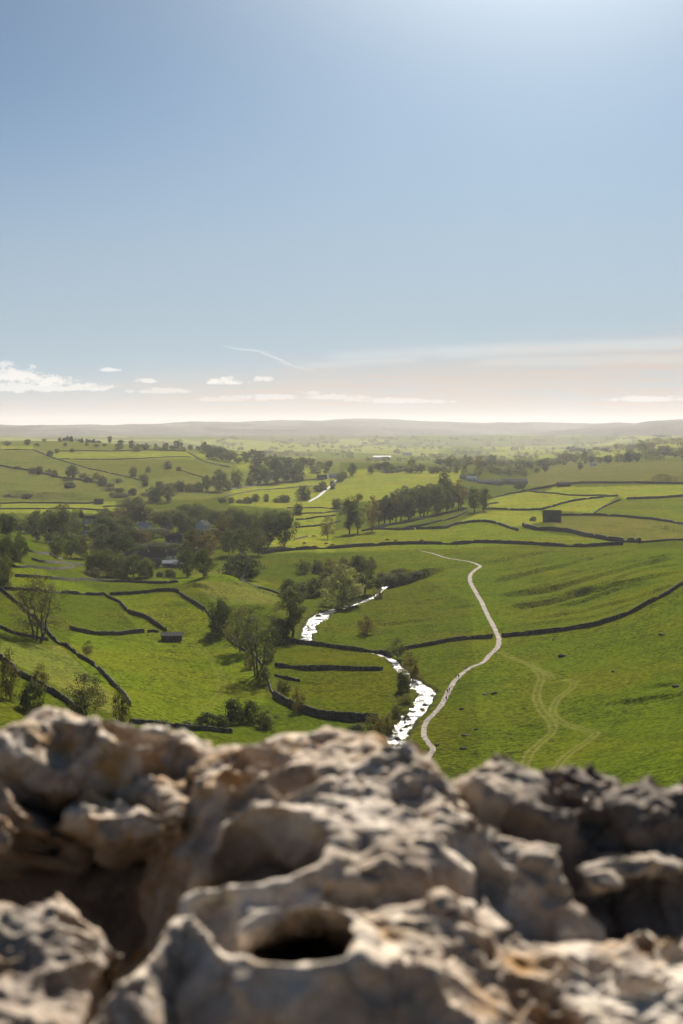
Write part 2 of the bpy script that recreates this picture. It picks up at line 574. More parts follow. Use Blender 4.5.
# wheel tracks worn in the grass
TRK = [
 ([(500,652),(515,659),(530,665),(545,672),(552,678)], 1.5),
 ([(530,664),(541,676),(538,688),(537,700),(543,712),(552,724),(552,732),(540,743),(528,756),(522,775)], 1.9),
 ([(566,680),(574,682),(571,689),(561,696),(553.5,706),(553,714),(560,721),(574,727),(589,731),(596,733),(590,739),(577,748),(565,757),(552,775)], 1.7),
 ([(196,645),(207,655),(218,668),(222,683),(216,700),(200,715)], 2.2),
]
trk = np.zeros_like(Z)
for pts, wd in TRK:
    q = np.array([hit(Z, *p) for p in pts])
    l, _ = resample(q, np.zeros(len(q)), 4.0)
    x0, x1 = min(p[0] for p in pts) - 15, max(p[0] for p in pts) + 15
    m = np.nonzero((GPX > x0) & (GPX < x1) & (GY > 250) & (GY < 900))
    d, _t = polydist(GX[m], GY[m], l)
    v = np.exp(-((d - wd * 0.5) / 0.42) ** 2) * (0.75 + 0.5 * noise(GX[m] / 6, GY[m] / 6, 5))
    v += 0.22 * np.exp(-(d / (wd * .8)) ** 2)
    if pts[0][0] == 196: v *= 0.35
    trk[m] = np.maximum(trk[m], v)
trk = np.clip(trk, 0, 1)

idx = np.arange(NY * NA).reshape(NY, NA)
quads = np.stack([idx[:-1, :-1], idx[:-1, 1:], idx[1:, 1:], idx[1:, :-1]], -1).reshape(-1, 4)

m, nt, b = material('grass_ground', 1.0, 0.0)
at_ = nt.new('ShaderNodeAttribute', attribute_name='tint')
tk = nt.new('ShaderNodeAttribute', attribute_name='track')
pos = worldcoord(nt)
n1 = nt.noise(pos, 0.02, 4, 0.6)
n2 = nt.noise(pos, 0.35, 5, 0.65)
n3 = nt.noise(pos, 0.85, 2, 0.5)
n4 = nt.noise(pos, 0.09, 4, 0.6)
c = nt.mix(nt.mapr(n1, 0.38, 0.62, 0, 0.8), at_.outputs['Color'], nt.mix(1.0, at_.outputs['Color'], (1.35, 1.05, 1.25), 'MULTIPLY'))
c = nt.mix(nt.mapr(n4, 0.48, 0.64, 0, 0.7), c, nt.mix(1.0, c, (0.72, 0.76, 0.9), 'MULTIPLY'))
rush = nt.mapr(nt.noise(pos, 0.022, 4, 0.65), 0.40, 0.58, 0.5, 1.0)
c = nt.mix(nt.math('MULTIPLY', rush, nt.mapr(n2, 0.48, 0.62, 0, 0.85)), c, nt.mix(1.0, c, (0.55, 0.58, 0.75), 'MULTIPLY'))
c = nt.mix(nt.math('MULTIPLY', rush, nt.mapr(n3, 0.53, 0.63, 0, 0.85)), c, (0.030, 0.034, 0.008))
c = nt.mix(nt.mapr(n3, 0.34, 0.47, 0.7, 0.0), c, nt.mix(1.0, c, (1.5, 1.4, 1.6), 'MULTIPLY'))
c = nt.mix(nt.math('MULTIPLY', tk.outputs['Fac'], 0.6), c, (0.22, 0.205, 0.06))
dirt = nt.new('ShaderNodeAttribute', attribute_name='dirt')
c = nt.mix(nt.math('MULTIPLY', dirt.outputs['Fac'], nt.mapr(n2, 0.35, 0.6, 0.3, 1)), c, (0.055, 0.048, 0.030))
nt.lk(c, b.inputs['Base Color'])
h = nt.math('ADD', nt.math('MULTIPLY', n2, 1.0), nt.math('MULTIPLY', n3, 0.55))
nt.lk(nt.bump(h, 0.85, 0.8), b.inputs['Normal'])
MAT['grass'] = m

me = mesh_np('ground', np.stack([GX, GY, Z], -1).reshape(-1, 3), quads, [m], True)
ca = me.attributes.new('tint', 'FLOAT_COLOR', 'POINT')
ca.data.foreach_set('color', np.concatenate([tint.reshape(-1, 3), np.ones((NY * NA, 1))], 1).astype(np.float32).ravel())
ta = me.attributes.new('track', 'FLOAT', 'POINT'); ta.data.foreach_set('value', trk.ravel().astype(np.float32))
da = me.attributes.new('dirt', 'FLOAT', 'POINT'); da.data.foreach_set('value', BANKDIRT.ravel().astype(np.float32))
ground = link('ground', me); ground['kind'] = 'structure'


def ribbon(name, line, hw, mat, lift, ncross=5, wob=0.0, level=None):
    t = np.gradient(line, axis=0); t /= np.linalg.norm(t, axis=1)[:, None] + 1e-9
    nrm = np.stack([-t[:, 1], t[:, 0]], 1)
    vs = []
    for i, (p, nn, w) in enumerate(zip(line, nrm, hw)):
        wl = w * (1 + wob * float(noise(i * .35, 3.1, 7))); wr = w * (1 + wob * float(noise(i * .35, 9.7, 8)))
        for k in range(ncross):
            s = -1 + 2 * k / (ncross - 1)
            q = p + nn * s * (wl if s < 0 else wr)
            z = (zq(q[0], q[1]) + lift) if level is None else level[i]
            vs.append((q[0], q[1], z))
    n = len(line)
    id_ = np.arange(n * ncross).reshape(n, ncross)
    f = np.stack([id_[:-1, :-1], id_[:-1, 1:], id_[1:, 1:], id_[1:, :-1]], -1).reshape(-1, 4)
    o = link(name, mesh_np(name, vs, f, [mat], True))
    o['kind'] = 'structure'
    return o


pl2, ph2 = resample(pline, phw, 1.0)
m, nt, b = material('gravel', 0.95, 0.15)
n = nt.noise(worldcoord(nt), 0.8, 5, 0.65); n2_ = nt.noise(worldcoord(nt), 0.12, 3)
c = nt.mix(nt.mapr(n, 0.35, 0.65), (0.15, 0.125, 0.10), (0.33, 0.285, 0.24))
c = nt.mix(nt.mapr(n2_, 0.5, 0.7, 0, 0.5), c, (0.38, 0.335, 0.29))
nt.lk(c, b.inputs['Base Color'])
nt.lk(nt.bump(n, 0.5, 0.1), b.inputs['Normal'])
MAT['gravel'] = m
path = ribbon('path', pl2, ph2 * 0.92, m, 0.10, 7, 0.45)
MAT['asphalt'] = plain('asphalt', (0.16, 0.155, 0.15), 0.8, 0.15, 0.3, 0.3)
rl2, rh2 = resample(rline, rhw, 4.0)
road = ribbon('road', rl2, rh2 * 0.8, MAT['asphalt'], 0.3, 5)

m, nt, b = material('water', 0.12, 0.5)
b.inputs['Base Color'].default_value = (0.035, 0.035, 0.028, 1)
pos = worldcoord(nt)
n1 = nt.noise(pos, 0.9, 4, 0.65); n2_ = nt.noise(pos, 3.0, 3, 0.6)
n3_ = nt.noise(pos, 0.28, 3, 0.6)
b.inputs['Roughness'].default_value = 0.30
rip = nt.math('MULTIPLY', nt.math('ADD', nt.math('MULTIPLY', n1, 0.7), nt.math('MULTIPLY', n2_, 0.25)), nt.mapr(n3_, 0.36, 0.56, 0.12, 1.0))
nt.lk(nt.mapr(n3_, 0.36, 0.56, 0.10, 0.30), b.inputs['Roughness'])
nt.lk(nt.bump(rip, 1.0, 0.75), b.inputs['Normal'])
MAT['water'] = m
stream = ribbon('water', sline, shw * 1.7, m, 0, 9, 0, level=szs - 0.62)
stream.name = 'stream_water'
# ------------------------------------------------------------------ trees
class Tubes:
    def __init__(s):
        s.v = []; s.f = []

    def tube(s, pts, rad, sides=5):
        base = len(s.v)
        for i, p in enumerate(pts):
            p = Vector(p)
            d = (Vector(pts[min(i + 1, len(pts) - 1)]) - Vector(pts[max(i - 1, 0)])).normalized()
            a = d.orthogonal().normalized(); b = d.cross(a)
            for k in range(sides):
                t = 2 * PI * k / sides
                s.v.append(tuple(p + (a * math.cos(t) + b * math.sin(t)) * rad[i]))
        for i in range(len(pts) - 1):
            for k in range(sides):
                q = base + i * sides
                s.f.append((q + k, q + (k + 1) % sides, q + sides + (k + 1) % sides, q + sides + k))


def limb(rs, a, b, r0, r1, n=5, sag=0.12):
    a = np.array(a, float); b = np.array(b, float)
    L = np.linalg.norm(b - a)
    pts = []; rad = []
    off = rs.normal(size=3) * L * sag
    for i in range(n + 1):
        t = i / n
        p = a * (1 - t) + b * t + off * math.sin(t * PI) + rs.normal(size=3) * L * 0.02 * (0 < i < n)
        p[2] += math.sin(t * PI) * L * 0.06
        pts.append(p); rad.append(r0 * (1 - t) + r1 * t)
    return pts, rad


def tree_proto(seed, H, Wd, clumps, per, leaf, base=0.18, stems=1, dens=1.0, clump_r=0.16, shape='round', twigs=0, trunk_r=None):
    """height H and crown width Wd in metres; returns (trunk verts, faces), (leaf verts, faces)"""
    rs = np.random.default_rng(seed)
    T = Tubes()
    tr = trunk_r or H * 0.022
    zc0 = H * base
    roots = []
    for k in range(stems):
        a = 2 * PI * k / max(stems, 1) + rs.uniform(0, 1)
        bx = 0 if stems == 1 else math.cos(a) * Wd * 0.06
        by = 0 if stems == 1 else math.sin(a) * Wd * 0.06
        top = np.array([bx + (math.cos(a) * Wd * 0.2 if stems > 1 else rs.normal() * Wd * .04), by + (math.sin(a) * Wd * 0.2 if stems > 1 else rs.normal() * Wd * .04), H * (0.72 if stems == 1 else rs.uniform(.55, .75))])
        pts, rad = limb(rs, (bx, by, -0.6), top, tr * (1.25 if stems == 1 else .8), tr * 0.22, 7, 0.035)
        T.tube(pts, rad, 6)
        roots.append((pts, rad))
    cents = []
    tries = 0
    while len(cents) < clumps and tries < clumps * 60:
        tries += 1
        u = rs.normal(size=3); u /= np.linalg.norm(u)
        r = rs.uniform(0.35, 1.0) ** 0.6
        u = u * r
        t = (u[2] + 1) / 2
        z = zc0 + t * (H - zc0)
        if shape == 'round':
            w = 1.0
        elif shape == 'tall':
            w = 0.75 + 0.25 * math.sin(t * PI)
        elif shape == 'cone':
            rr = (1 - t) * 0.95 + 0.05; an = rs.uniform(0, 2 * PI); q = rs.uniform(.3, 1) ** .5
            u = np.array([math.cos(an) * rr * q, math.sin(an) * rr * q, u[2]]); w = 1
        elif shape == 'dome':
            if u[2] < -0.5: continue
            z = zc0 + (u[2] + .5) / 1.5 * (H - zc0); w = 1.0
        x = u[0] * Wd / 2 * w * 0.92; y = u[1] * Wd / 2 * w * 0.92
        # an uneven outline: lobes and bites
        lob = 1 + 0.30 * math.sin(3 * math.atan2(y, x) + seed) * math.sin(2.2 * t * PI + seed * 1.7) + rs.normal() * 0.07
        x *= lob; y *= lob
        c = np.array([x, y, z])
        cents.append(c)
    cents = np.array(cents)
    for i, c in enumerate(cents):
        pts, rad = roots[i % len(roots)]
        zt = np.clip(c[2] - np.hypot(c[0], c[1]) * rs.uniform(.45, .9), H * 0.12, H * 0.68)
        k = int(np.clip(np.searchsorted([p[2] for p in pts], zt), 1, len(pts) - 1))
        if i % 2 == 0 or twigs:
            lp, lr = limb(rs, pts[k], c, max(rad[k] * 0.45, H * .002), H * 0.0016, 4, 0.08)
            T.tube(lp, lr, 4)
            for _ in range(twigs):
                e = c + rs.normal(size=3) * Wd * 0.11; e[2] += Wd * .04
                lp2, lr2 = limb(rs, lp[rs.integers(2, 5)], e, H * .0022, H * .0007, 2, 0.08)
                T.tube(lp2, lr2, 3)
    # leaves: small folded sprays gathered in clumps
    cr = Wd * clump_r
    n = int(per * dens)
    sizes = rs.uniform(0.7, 1.3, len(cents))
    C = np.repeat(cents, n, 0); S = np.repeat(sizes, n)
    g = rs.normal(size=(len(C), 3)); g /= np.linalg.norm(g, axis=1)[:, None]
    rad = rs.uniform(0.15, 1, len(C)) ** (1 / 2.2)
    g = g * rad[:, None]
    g[:, 2] *= 0.72
    Cn = C + g * (cr * S)[:, None]
    ax = C * np.array([1, 1, 0]) / (Wd * .5) + np.array([0, 0, 1]) * ((C[:, 2] / H - .45) * 1.6)[:, None]
    nrm = g * 0.7 + ax * 0.8 + rs.normal(size=g.shape) * 0.5 + np.array([0, 0, 0.25])
    nrm /= np.linalg.norm(nrm, axis=1)[:, None]
    ref = rs.normal(size=nrm.shape)
    a = np.cross(nrm, ref); a /= np.linalg.norm(a, axis=1)[:, None]
    b = np.cross(nrm, a)
    l = leaf * rs.uniform(0.6, 1.35, len(C))[:, None]
    v = np.stack([Cn - a * l * .5, Cn + b * l * .36 + nrm * l * .1, Cn + a * l * .55, Cn - b * l * .36 + nrm * l * .1], 1).reshape(-1, 3)
    v[:, 2] = np.maximum(v[:, 2], 0.05)
    f = np.arange(len(v)).reshape(-1, 4)
    return (T.v, T.f), (v, f)


PROTO = {}


def make_proto(key, leafmat, seed, H, Wd, **kw):
    (tv, tf), (cv, cf) = tree_proto(seed, H, Wd, **kw)
    tm = mesh_np(key + '_trunk', tv, tf, [MAT['bark']], True)
    cm = mesh_np(key + '_crown', cv, cf, [MAT[leafmat]])
    PROTO[key] = (H, Wd, tm, cm)


def make_far(key, leafmat, seed, H, Wd, **kw):
    (tv, tf), (cv, cf) = tree_proto(seed, H, Wd, **kw)
    v = np.concatenate([np.array(tv), cv]); f = np.concatenate([np.array(tf), cf + len(tv)])
    mi = np.concatenate([np.zeros(len(tf)), np.ones(len(cf))])
    PROTO[key] = (H, Wd, mesh_np(key, v, f, [MAT['bark'], MAT[leafmat]], mi=mi), None)


make_proto('oak', 'leaf_dark', 1, 12, 13, clumps=85, per=70, leaf=0.50, base=0.03, shape='dome', clump_r=.13)
make_proto('oak_b', 'leaf_mid', 2, 13, 12, clumps=80, per=65, leaf=0.50, base=0.03, shape='round', clump_r=.14)
make_proto('oak_c', 'leaf_dark', 12, 14, 12, clumps=75, per=70, leaf=0.52, base=0.03, shape='tall', clump_r=.14)
make_proto('oak_d', 'leaf_olive', 13, 13, 12, clumps=75, per=60, leaf=0.50, base=0.03, shape='round', clump_r=.14)
make_proto('ash', 'leaf_dark', 3, 17, 9, clumps=75, per=60, leaf=0.50, base=0.04, shape='tall', clump_r=.17)
make_proto('ash_b', 'leaf_mid', 4, 17, 9, clumps=70, per=50, leaf=0.50, base=0.1, shape='tall', clump_r=.16)
make_proto('willow', 'leaf_light', 5, 13, 12, clumps=95, per=75, leaf=0.42, base=0.05, shape='dome', clump_r=.12)
make_proto('sparse', 'leaf_olive', 6, 17, 15, clumps=85, per=30, leaf=0.42, base=0.12, stems=4, twigs=4, shape='dome', clump_r=.12, trunk_r=.34)
make_proto('sparse_b', 'leaf_mid', 7, 20, 13, clumps=70, per=26, leaf=0.42, base=0.22, stems=3, twigs=4, shape='tall', clump_r=.12, trunk_r=.36)
make_proto('sparse_c', 'leaf_olive', 8, 12, 11, clumps=60, per=44, leaf=0.40, base=0.16, stems=1, twigs=3, shape='dome', clump_r=.13, trunk_r=.24)
make_proto('belt', 'leaf_dark', 9, 20, 10, clumps=75, per=50, leaf=0.60, base=0.05, shape='tall', clump_r=.16)
make_proto('belt_b', 'leaf_brown', 10, 20, 10, clumps=60, per=45, leaf=0.60, base=0.1, shape='tall', clump_r=.15)
make_proto('conifer', 'leaf_dark', 11, 17, 7, clumps=80, per=40, leaf=0.55, base=0.06, shape='cone', clump_r=.16)
make_proto('autumn', 'leaf_brown', 14, 13, 12, clumps=75, per=60, leaf=0.50, base=0.04, shape='round', clump_r=.14)
make_proto('bush', 'leaf_dark', 15, 4, 5, clumps=40, per=55, leaf=0.32, base=0.02, stems=4, shape='dome', clump_r=.16, trunk_r=.09)
make_proto('bush_b', 'leaf_brown', 16, 4, 4.5, clumps=36, per=30, leaf=0.28, base=0.05, stems=5, twigs=3, shape='dome', clump_r=.15, trunk_r=.08)
make_proto('bush_c', 'leaf_olive', 17, 4, 5, clumps=40, per=45, leaf=0.30, base=0.02, stems=4, twigs=1, shape='dome', clump_r=.16, trunk_r=.08)
for k, (lm, sh, w) in enumerate([('leaf_dark', 'round', 11), ('leaf_mid', 'dome', 12), ('leaf_dark', 'tall', 9), ('leaf_brown', 'round', 11), ('leaf_dark', 'cone', 7)]):
    make_far(f'distant_{k}', lm, 30 + k, 13, w, clumps=40, per=26, leaf=0.95, base=0.06, shape=sh, clump_r=.17)

rt = random.Random(5)
TREES = []


def plant(kind, px, py, h, w, label, group=None, cat=None, name=None, ymin=190, turn=None):
    """a tree whose foot is seen at px,py, h and w its size in the photograph's pixels"""
    x, y, z = at(px, py, ymin)
    H, Wd, tm, cm = PROTO[kind]
    m = y / F
    rz = rt.uniform(0, 2 * PI) if turn is None else turn
    sc = (w * m / Wd, w * m / Wd, h * m / H)
    bush = kind.startswith('bush')
    name = name or ('bush' if bush else 'tree')
    cat = cat or ('bush' if bush else 'tree')
    if cm is None:
        o = link(name, tm); o.location = (x, y, z); o.rotation_euler = (0, 0, rz); o.scale = sc
    else:
        o = empty(name, (x, y, z), rz, sc)
        link('stem' if bush else 'trunk', tm, o)
        link('foliage' if bush else 'crown', cm, o)
    tag(o, label, cat, group)
    TREES.append((px, py, h, w))
    return o


def row(where, desc, group, items, ymin=190, **kw):
    """several like trees told apart by their order from the left"""
    items = sorted(items, key=lambda i: i[1])
    for k, it in enumerate(items):
        n = len(items)
        if n > 4 and it[2] < 520:
            q1, q2 = rt.uniform(.7, 1.3), rt.uniform(.75, 1.5)
            it = (it[0], it[1] + rt.uniform(-2, 2), it[2] + rt.uniform(-.5, .5), it[3] * q1, it[4] * q2) + tuple(it[5:])
        which = ORD[k] if n > 1 else 'lone'
        d = it[5] if len(it) > 5 else desc
        if n > 1:
            lab = f'{d}, {which} from the left {where}'
        else:
            lab = f'{d} {where}'
        plant(it[0], it[1], it[2], it[3], it[4], lab, group, ymin=ymin, **kw)


# --- single trees near the stream and in the near fields
one = plant
one('sparse', 38, 641, 68, 62, 'large many-stemmed tree with thin foliage beside the sloping wall at left')
one('sparse_c', 87, 718, 50, 44, 'small yellowish tree with thin crown just above the rock at left')
one('bush_b', 9, 700, 52, 26, 'dark spindly thorn bush at the left edge above the rock', cat='bush')
one('bush', 31, 712, 34, 26, 'low dark bush growing below the lowest wall at left')
one('bush_b', 40, 690, 26, 22, 'thin brown bush growing over the lowest wall at left')
one('sparse_c', 88, 657, 18, 12, 'tiny thin tree standing beside the long diagonal wall')
one('bush_b', 121, 722, 40, 18, 'tall narrow brown bush at the foot of the diagonal wall')
one('oak', 220, 632, 37, 28, 'dark rounded tree at the edge of the left meadow near the field barn')
one('sparse_c', 240, 652, 48, 34, 'pale thin tree on the grassy bank right of the field barn')
one('sparse_b', 258, 676, 76, 50, 'tall bare many-stemmed tree leaning over the bank in the middle')
one('ash', 292, 636, 54, 30, 'tall dark narrow tree on the left bank of the stream')
one('bush', 281, 640, 24, 24, 'round dark bush at the foot of the tall narrow tree by the stream')
one('willow', 343, 608, 44, 47, 'big pale round willow on the bend of the stream')
one('ash', 365, 594, 36, 22, 'dark upright tree right behind the pale willow')
one('oak', 241, 579, 28, 43, 'broad dark oak with flat base and long shadow in the valley field')
one('bush_c', 378, 598, 10, 12, 'small pale bush on the stream bank behind the willow')
one('bush_b', 410, 682, 34, 22, 'bare brown shrub on the right bank where the stream narrows', turn=1.0)
one('sparse_c', 397, 659, 22, 20, 'small leafless tree where the wall meets the stream')
one('bush', 403, 690, 22, 16, 'dark bush on the left bank opposite the wide bright pool')
one('bush_b', 365, 634, 20, 22, 'thin brown bush on the right bank above the stream wall')
one('bush_b', 299, 712, 26, 16, 'spindly bare bush beside the thick wall below the stream fields')
row('along the lower stream\'s left bank', 'low brown scrub', 'scrub along the lower stream',
    [('bush_b', 390, 733, 20, 20), ('bush_c', 398, 716, 12, 18), ('bush_b', 374, 730, 18, 26), ('bush_c', 405, 703, 10, 16), ('bush', 356, 733, 10, 20)])
row('below the left meadow', 'dark low bush', 'bushes below the left meadow',
    [('bush', 234, 722, 26, 22), ('bush', 250, 722, 24, 18), ('bush', 206, 727, 16, 24), ('bush', 222, 728, 15, 16), ('bush_c', 266, 728, 18, 24), ('bush_c', 190, 728, 8, 20), ('bush', 160, 727, 7, 24)])
row('under the bare tree', 'small ragged bush', 'bushes on the middle bank',
    [('bush_b', 250, 668, 18, 14), ('bush_c', 262, 684, 20, 16), ('bush_b', 270, 660, 22, 14), ('bush_c', 283, 694, 16, 16), ('bush_b', 247, 645, 18, 18)])
row('in the thicket left of the willow', 'dark green shrub', 'thicket by the stream',
    [('bush', 288, 597, 20, 18), ('bush', 300, 598, 18, 20), ('bush', 313, 596, 20, 22), ('bush', 325, 592, 22, 20)])
row('along the bank above the willow', 'rough olive shrub', 'shrubs on the far stream bank',
    [('bush_c', 303, 573, 14, 16), ('bush_c', 316, 573, 14, 16), ('bush_b', 330, 572, 14, 18), ('bush_c', 345, 570, 14, 16), ('bush', 358, 569, 15, 16), ('bush_b', 370, 568, 12, 14)])

row('under the steep bank beyond the stream', 'dark bush added for shade', 'dark bushes added under the steep bank',  # dark bushes added in place of the shade on this bank
    [('bush', 378, 584, 8, 16), ('bush', 390, 582, 8, 20), ('bush', 402, 579, 7, 20), ('bush', 414, 576, 5, 18), ('bush_c', 384, 577, 6, 16), ('bush_b', 398, 572, 4, 14)])
row('along the left hill\'s lower gully', 'hazy scrub bush', 'scrub in the lower gully of the left hill',
    [('bush', 122, 497, 6, 12), ('bush_c', 113, 497, 4, 9), ('bush', 133, 495, 6, 10), ('bush_c', 146, 496, 6, 11), ('bush', 160, 494, 8, 14), ('bush', 172, 489, 7, 14), ('bush', 184, 488, 6, 12), ('bush_c', 12, 497, 4, 22), ('bush', 26, 498, 4, 16)])
row('along the slanting wall of the left hill', 'thin hazy shrub', 'shrubs on the left hill',
    [('bush_c', 86, 478, 7, 8), ('bush_b', 95, 479, 9, 8), ('bush_b', 104, 481, 8, 8), ('bush_c', 15, 469, 4, 12), ('bush_c', 118, 483, 5, 8), ('bush_b', 47, 474, 7, 7), ('bush_c', 108, 490, 4, 10)])
# --- trees round the village
row('along the village\'s front edge', 'dense dark tree', 'trees on the front edge of the village',
    [('oak', 95, 575, 29, 24), ('oak_c', 108, 576, 28, 24), ('oak', 121, 576, 25, 24), ('oak_b', 134, 577, 24, 22), ('oak', 147, 577, 21, 18)])
row('right of the red-roofed houses', 'tall dense dark tree', 'pair of trees by the houses', [('oak_c', 188, 577, 29, 22), ('oak_c', 204, 577, 29, 22)])
row('before the red-roofed houses', 'small round bush', 'bushes before the houses', [('bush', 160, 577, 6, 9), ('bush', 170, 577, 9, 13)])
one('bush_c', 93, 577, 9, 26, 'flat wide thorn tree at the left end of the front village trees', cat='tree', name='tree')
row('in the copse behind the oak', 'dense round tree', 'copse behind the broad oak',
    [('oak_b', 229, 555, 27, 18), ('oak_c', 243, 556, 30, 20), ('oak_d', 258, 555, 27, 20)])
row('in the clump at the village\'s right end', 'very dark tall tree', 'dark clump at the right of the village',
    [('oak_c', 268, 547, 33, 26), ('oak_c', 284, 546, 35, 26), ('oak', 272, 530, 22, 26), ('oak', 255, 535, 26, 22)])
row('behind the left grassy crest', 'dark bushy tree', 'trees behind the grassy crest', [('oak', 6, 533, 22, 24), ('oak_b', 20, 533, 16, 20), ('oak', 30, 533, 16, 14)])
row('in the block left of the village', 'tall dark tree', 'tall block of trees left of the village',
    [('oak_c', 37, 541, 31, 22), ('oak_c', 49, 543, 34, 22), ('oak_c', 62, 543, 40, 24), ('oak_b', 73, 537, 28, 20)])
row('beside the white house', 'narrow dark conifer', None, [('conifer', 81, 536, 27, 12)])
row('below the white house', 'leafy green tree', 'leafy cluster below the white house',
    [('oak_b', 57, 558, 24, 18), ('oak_b', 70, 558, 26, 20), ('oak_d', 82, 558, 24, 18)])
for k, (yy, hh, n, x0, x1, wh, de) in enumerate([
        (524, 18, 13, 100, 236, 'in the village wood\'s back row', 'mid-sized tree'),
        (534, 22, 12, 96, 246, 'in the village wood\'s second row', 'rounded tree'),
        (546, 24, 12, 92, 220, 'in the village wood\'s third row', 'dense tree'),
        (556, 25, 10, 96, 214, 'behind the village houses', 'bushy tree')]):
    it = []
    for i in range(n):
        x = x0 + (x1 - x0) * (i + .5) / n + rt.uniform(-3.5, 3.5)
        kd = rt.choice(['oak', 'oak_b', 'oak_c', 'oak_c', 'oak', 'autumn', 'oak_d', 'ash'])
        h = hh * rt.uniform(.75, 1.15)
        if k == 3 and 132 < x < 190: h = 13; 
        ty_ = yy + rt.uniform(-3, 3)
        for hx, hy in ((89, 521), (145, 528), (203, 528), (52, 542), (167, 527), (174, 542)):
            if abs(x - hx) < 12 and hy < ty_: h = min(h, max(4.5, ty_ - hy - 1))
        it.append((kd, x, ty_, h, rt.uniform(19, 26)))
    row(wh, de, 'trees of the village wood', it)
row('at the right end of the village wood', 'orange-tinted tree', 'orange-tinted village trees', [('autumn', 222, 546, 30, 18), ('autumn', 236, 528, 20, 14)])
row('at the picture\'s left edge', 'dark leafy tree', 'trees at the left edge', [('oak', 3, 588, 37, 22), ('oak', 8, 562, 30, 32), ('oak_b', 20, 560, 26, 18)])

# --- belt above the long wall
it = [('ash', 349, 534, 40, 16), ('ash_b', 358, 533, 40, 18), ('belt_b', 372, 531, 36, 16)]
row('at the belt\'s left end', 'tall loose tree', 'tall trees at the belt\'s left end', it)
it = []
for i in range(16):
    x = 379 + 5.6 * i
    it.append((rt.choice(['belt', 'belt', 'belt_b', 'belt']), x, 525 - 17 * (i / 15) + rt.uniform(-1, .5), rt.uniform(25, 33) * (1 - .012 * i), rt.uniform(11, 15)))
row('in the belt\'s front line', 'slender dark tree', 'front line of the tree belt', it)
it = [('belt', 386 + 7.2 * i, 517 - 1.35 * i + rt.uniform(-1, 1), rt.uniform(24, 31), rt.uniform(12, 15)) for i in range(10)]
row('in the belt\'s back line', 'slender dark tree', 'back line of the tree belt', it)
row('in the pair right of the belt', 'tall dark tree', 'pair of trees right of the belt', [('ash', 474, 512, 27, 14), ('ash', 484, 511, 26, 13)])
row('', 'slim lone tree in the field left of the belt, shadow before it', None, [('sparse_c', 328, 539, 25, 18)])
row('', 'small round tree on the field wall above the lone slim tree', None, [('oak', 298, 515, 13, 11)])
row('', 'dark wide bush-like tree beside the pale road', None, [('oak', 304, 500, 16, 17)])
row('', 'round dark tree at the crest of the bright field', None, [('oak_c', 352, 476, 13, 10)])
row('', 'round tree at the belt\'s left end field walls', None, [('oak', 337, 509, 12, 12)])
row('in the hedge line above the village', 'small dark round tree', 'hedge trees above the village',
    [('oak', 222, 503, 6, 9), ('oak', 231, 503, 6, 9), ('oak', 239, 503, 6, 7), ('oak', 248, 503, 7, 9), ('oak', 257, 502, 7, 8), ('oak', 265, 502, 7, 9), ('oak', 276, 502, 7, 6), ('oak', 286, 502, 9, 9)])
row('in the copse left of the road', 'dense dark tree', 'copse on the slope left of the road',
    [('oak_c', 258, 484, 19, 14), ('oak_c', 267, 484, 21, 15), ('oak_c', 277, 483, 20, 14), ('oak_c', 287, 482, 19, 14), ('oak', 295, 481, 15, 12), ('oak', 248, 486, 15, 12)])
row('below the left hill', 'dark rounded tree', 'trees below the left hill',
    [('oak', 139, 505, 13, 12), ('oak', 154, 502, 16, 14), ('oak_c', 169, 502, 18, 13), ('oak', 180, 492, 10, 12), ('oak', 190, 492, 9, 12), ('oak_c', 208, 491, 16, 13), ('oak_c', 218, 491, 18, 13), ('oak_b', 228, 490, 16, 13), ('oak', 237, 488, 17, 12), ('oak', 128, 505, 9, 12), ('oak', 200, 491, 9, 10)])
row('in the left hill\'s gully', 'small dark tree', 'trees in the left hill\'s gully',
    [('oak', 147, 486, 11, 8), ('oak', 141, 480, 8, 7), ('oak', 132, 477, 9, 9), ('oak', 160, 486, 7, 12), ('oak', 120, 492, 6, 8)])
row('on the left hill\'s open slope', 'small round tree', 'lone trees on the left hill',
    [('oak', 168, 469, 9, 10), ('oak', 179, 471, 5, 6), ('oak', 148, 472, 6, 6)])
row('along the left hill\'s hedge', 'dark hedge tree', 'hedge trees across the left hill',
    [('oak', 38, 474, 10, 9), ('oak', 31, 473, 9, 8), ('oak', 55, 476, 10, 9), ('oak_c', 67, 478, 12, 9), ('oak_c', 74, 479, 12, 9), ('oak', 69, 488, 9, 9), ('oak', 90, 482, 8, 9), ('oak', 101, 486, 10, 8), ('oak', 112, 487, 6, 8)])
row('on the upper left hill\'s wall', 'small tree', 'trees on the upper left hill', [('oak', 50, 456, 6, 7), ('oak', 57, 453, 5, 6), ('oak', 72, 452, 4, 6)])
row('at the left hill\'s top', 'small distant tree', 'trees at the left hill\'s top',
    [('distant_0', 6, 446, 8, 9), ('distant_2', 27, 446, 6, 6), ('distant_0', 43, 442, 3, 6), ('distant_1', 36, 446, 4, 5), ('distant_2', 64, 447, 5, 5), ('distant_2', 110, 444, 9, 5), ('distant_1', 88, 446, 4, 5), ('distant_0', 95, 448, 4, 5), ('distant_1', 106, 446, 4, 5)])
row('in the hilltop plantation', 'tiny conifer', 'plantation on the hill crest',
    [('distant_4', 62 + i * 2.7, 441.5 + i * .12, 5.0 - i * .12, 4.5) for i in range(15)])
it = [(f'distant_{rt.choice([0,1,2])}', 117 + i * 6.2 + rt.uniform(-2, 2), 449.5 + rt.uniform(-1, 1) + i * .1, rt.uniform(5, 9), rt.uniform(6, 9)) for i in range(16)]
row('along the left hill\'s skyline', 'distant tree', 'trees along the left hill skyline', it)
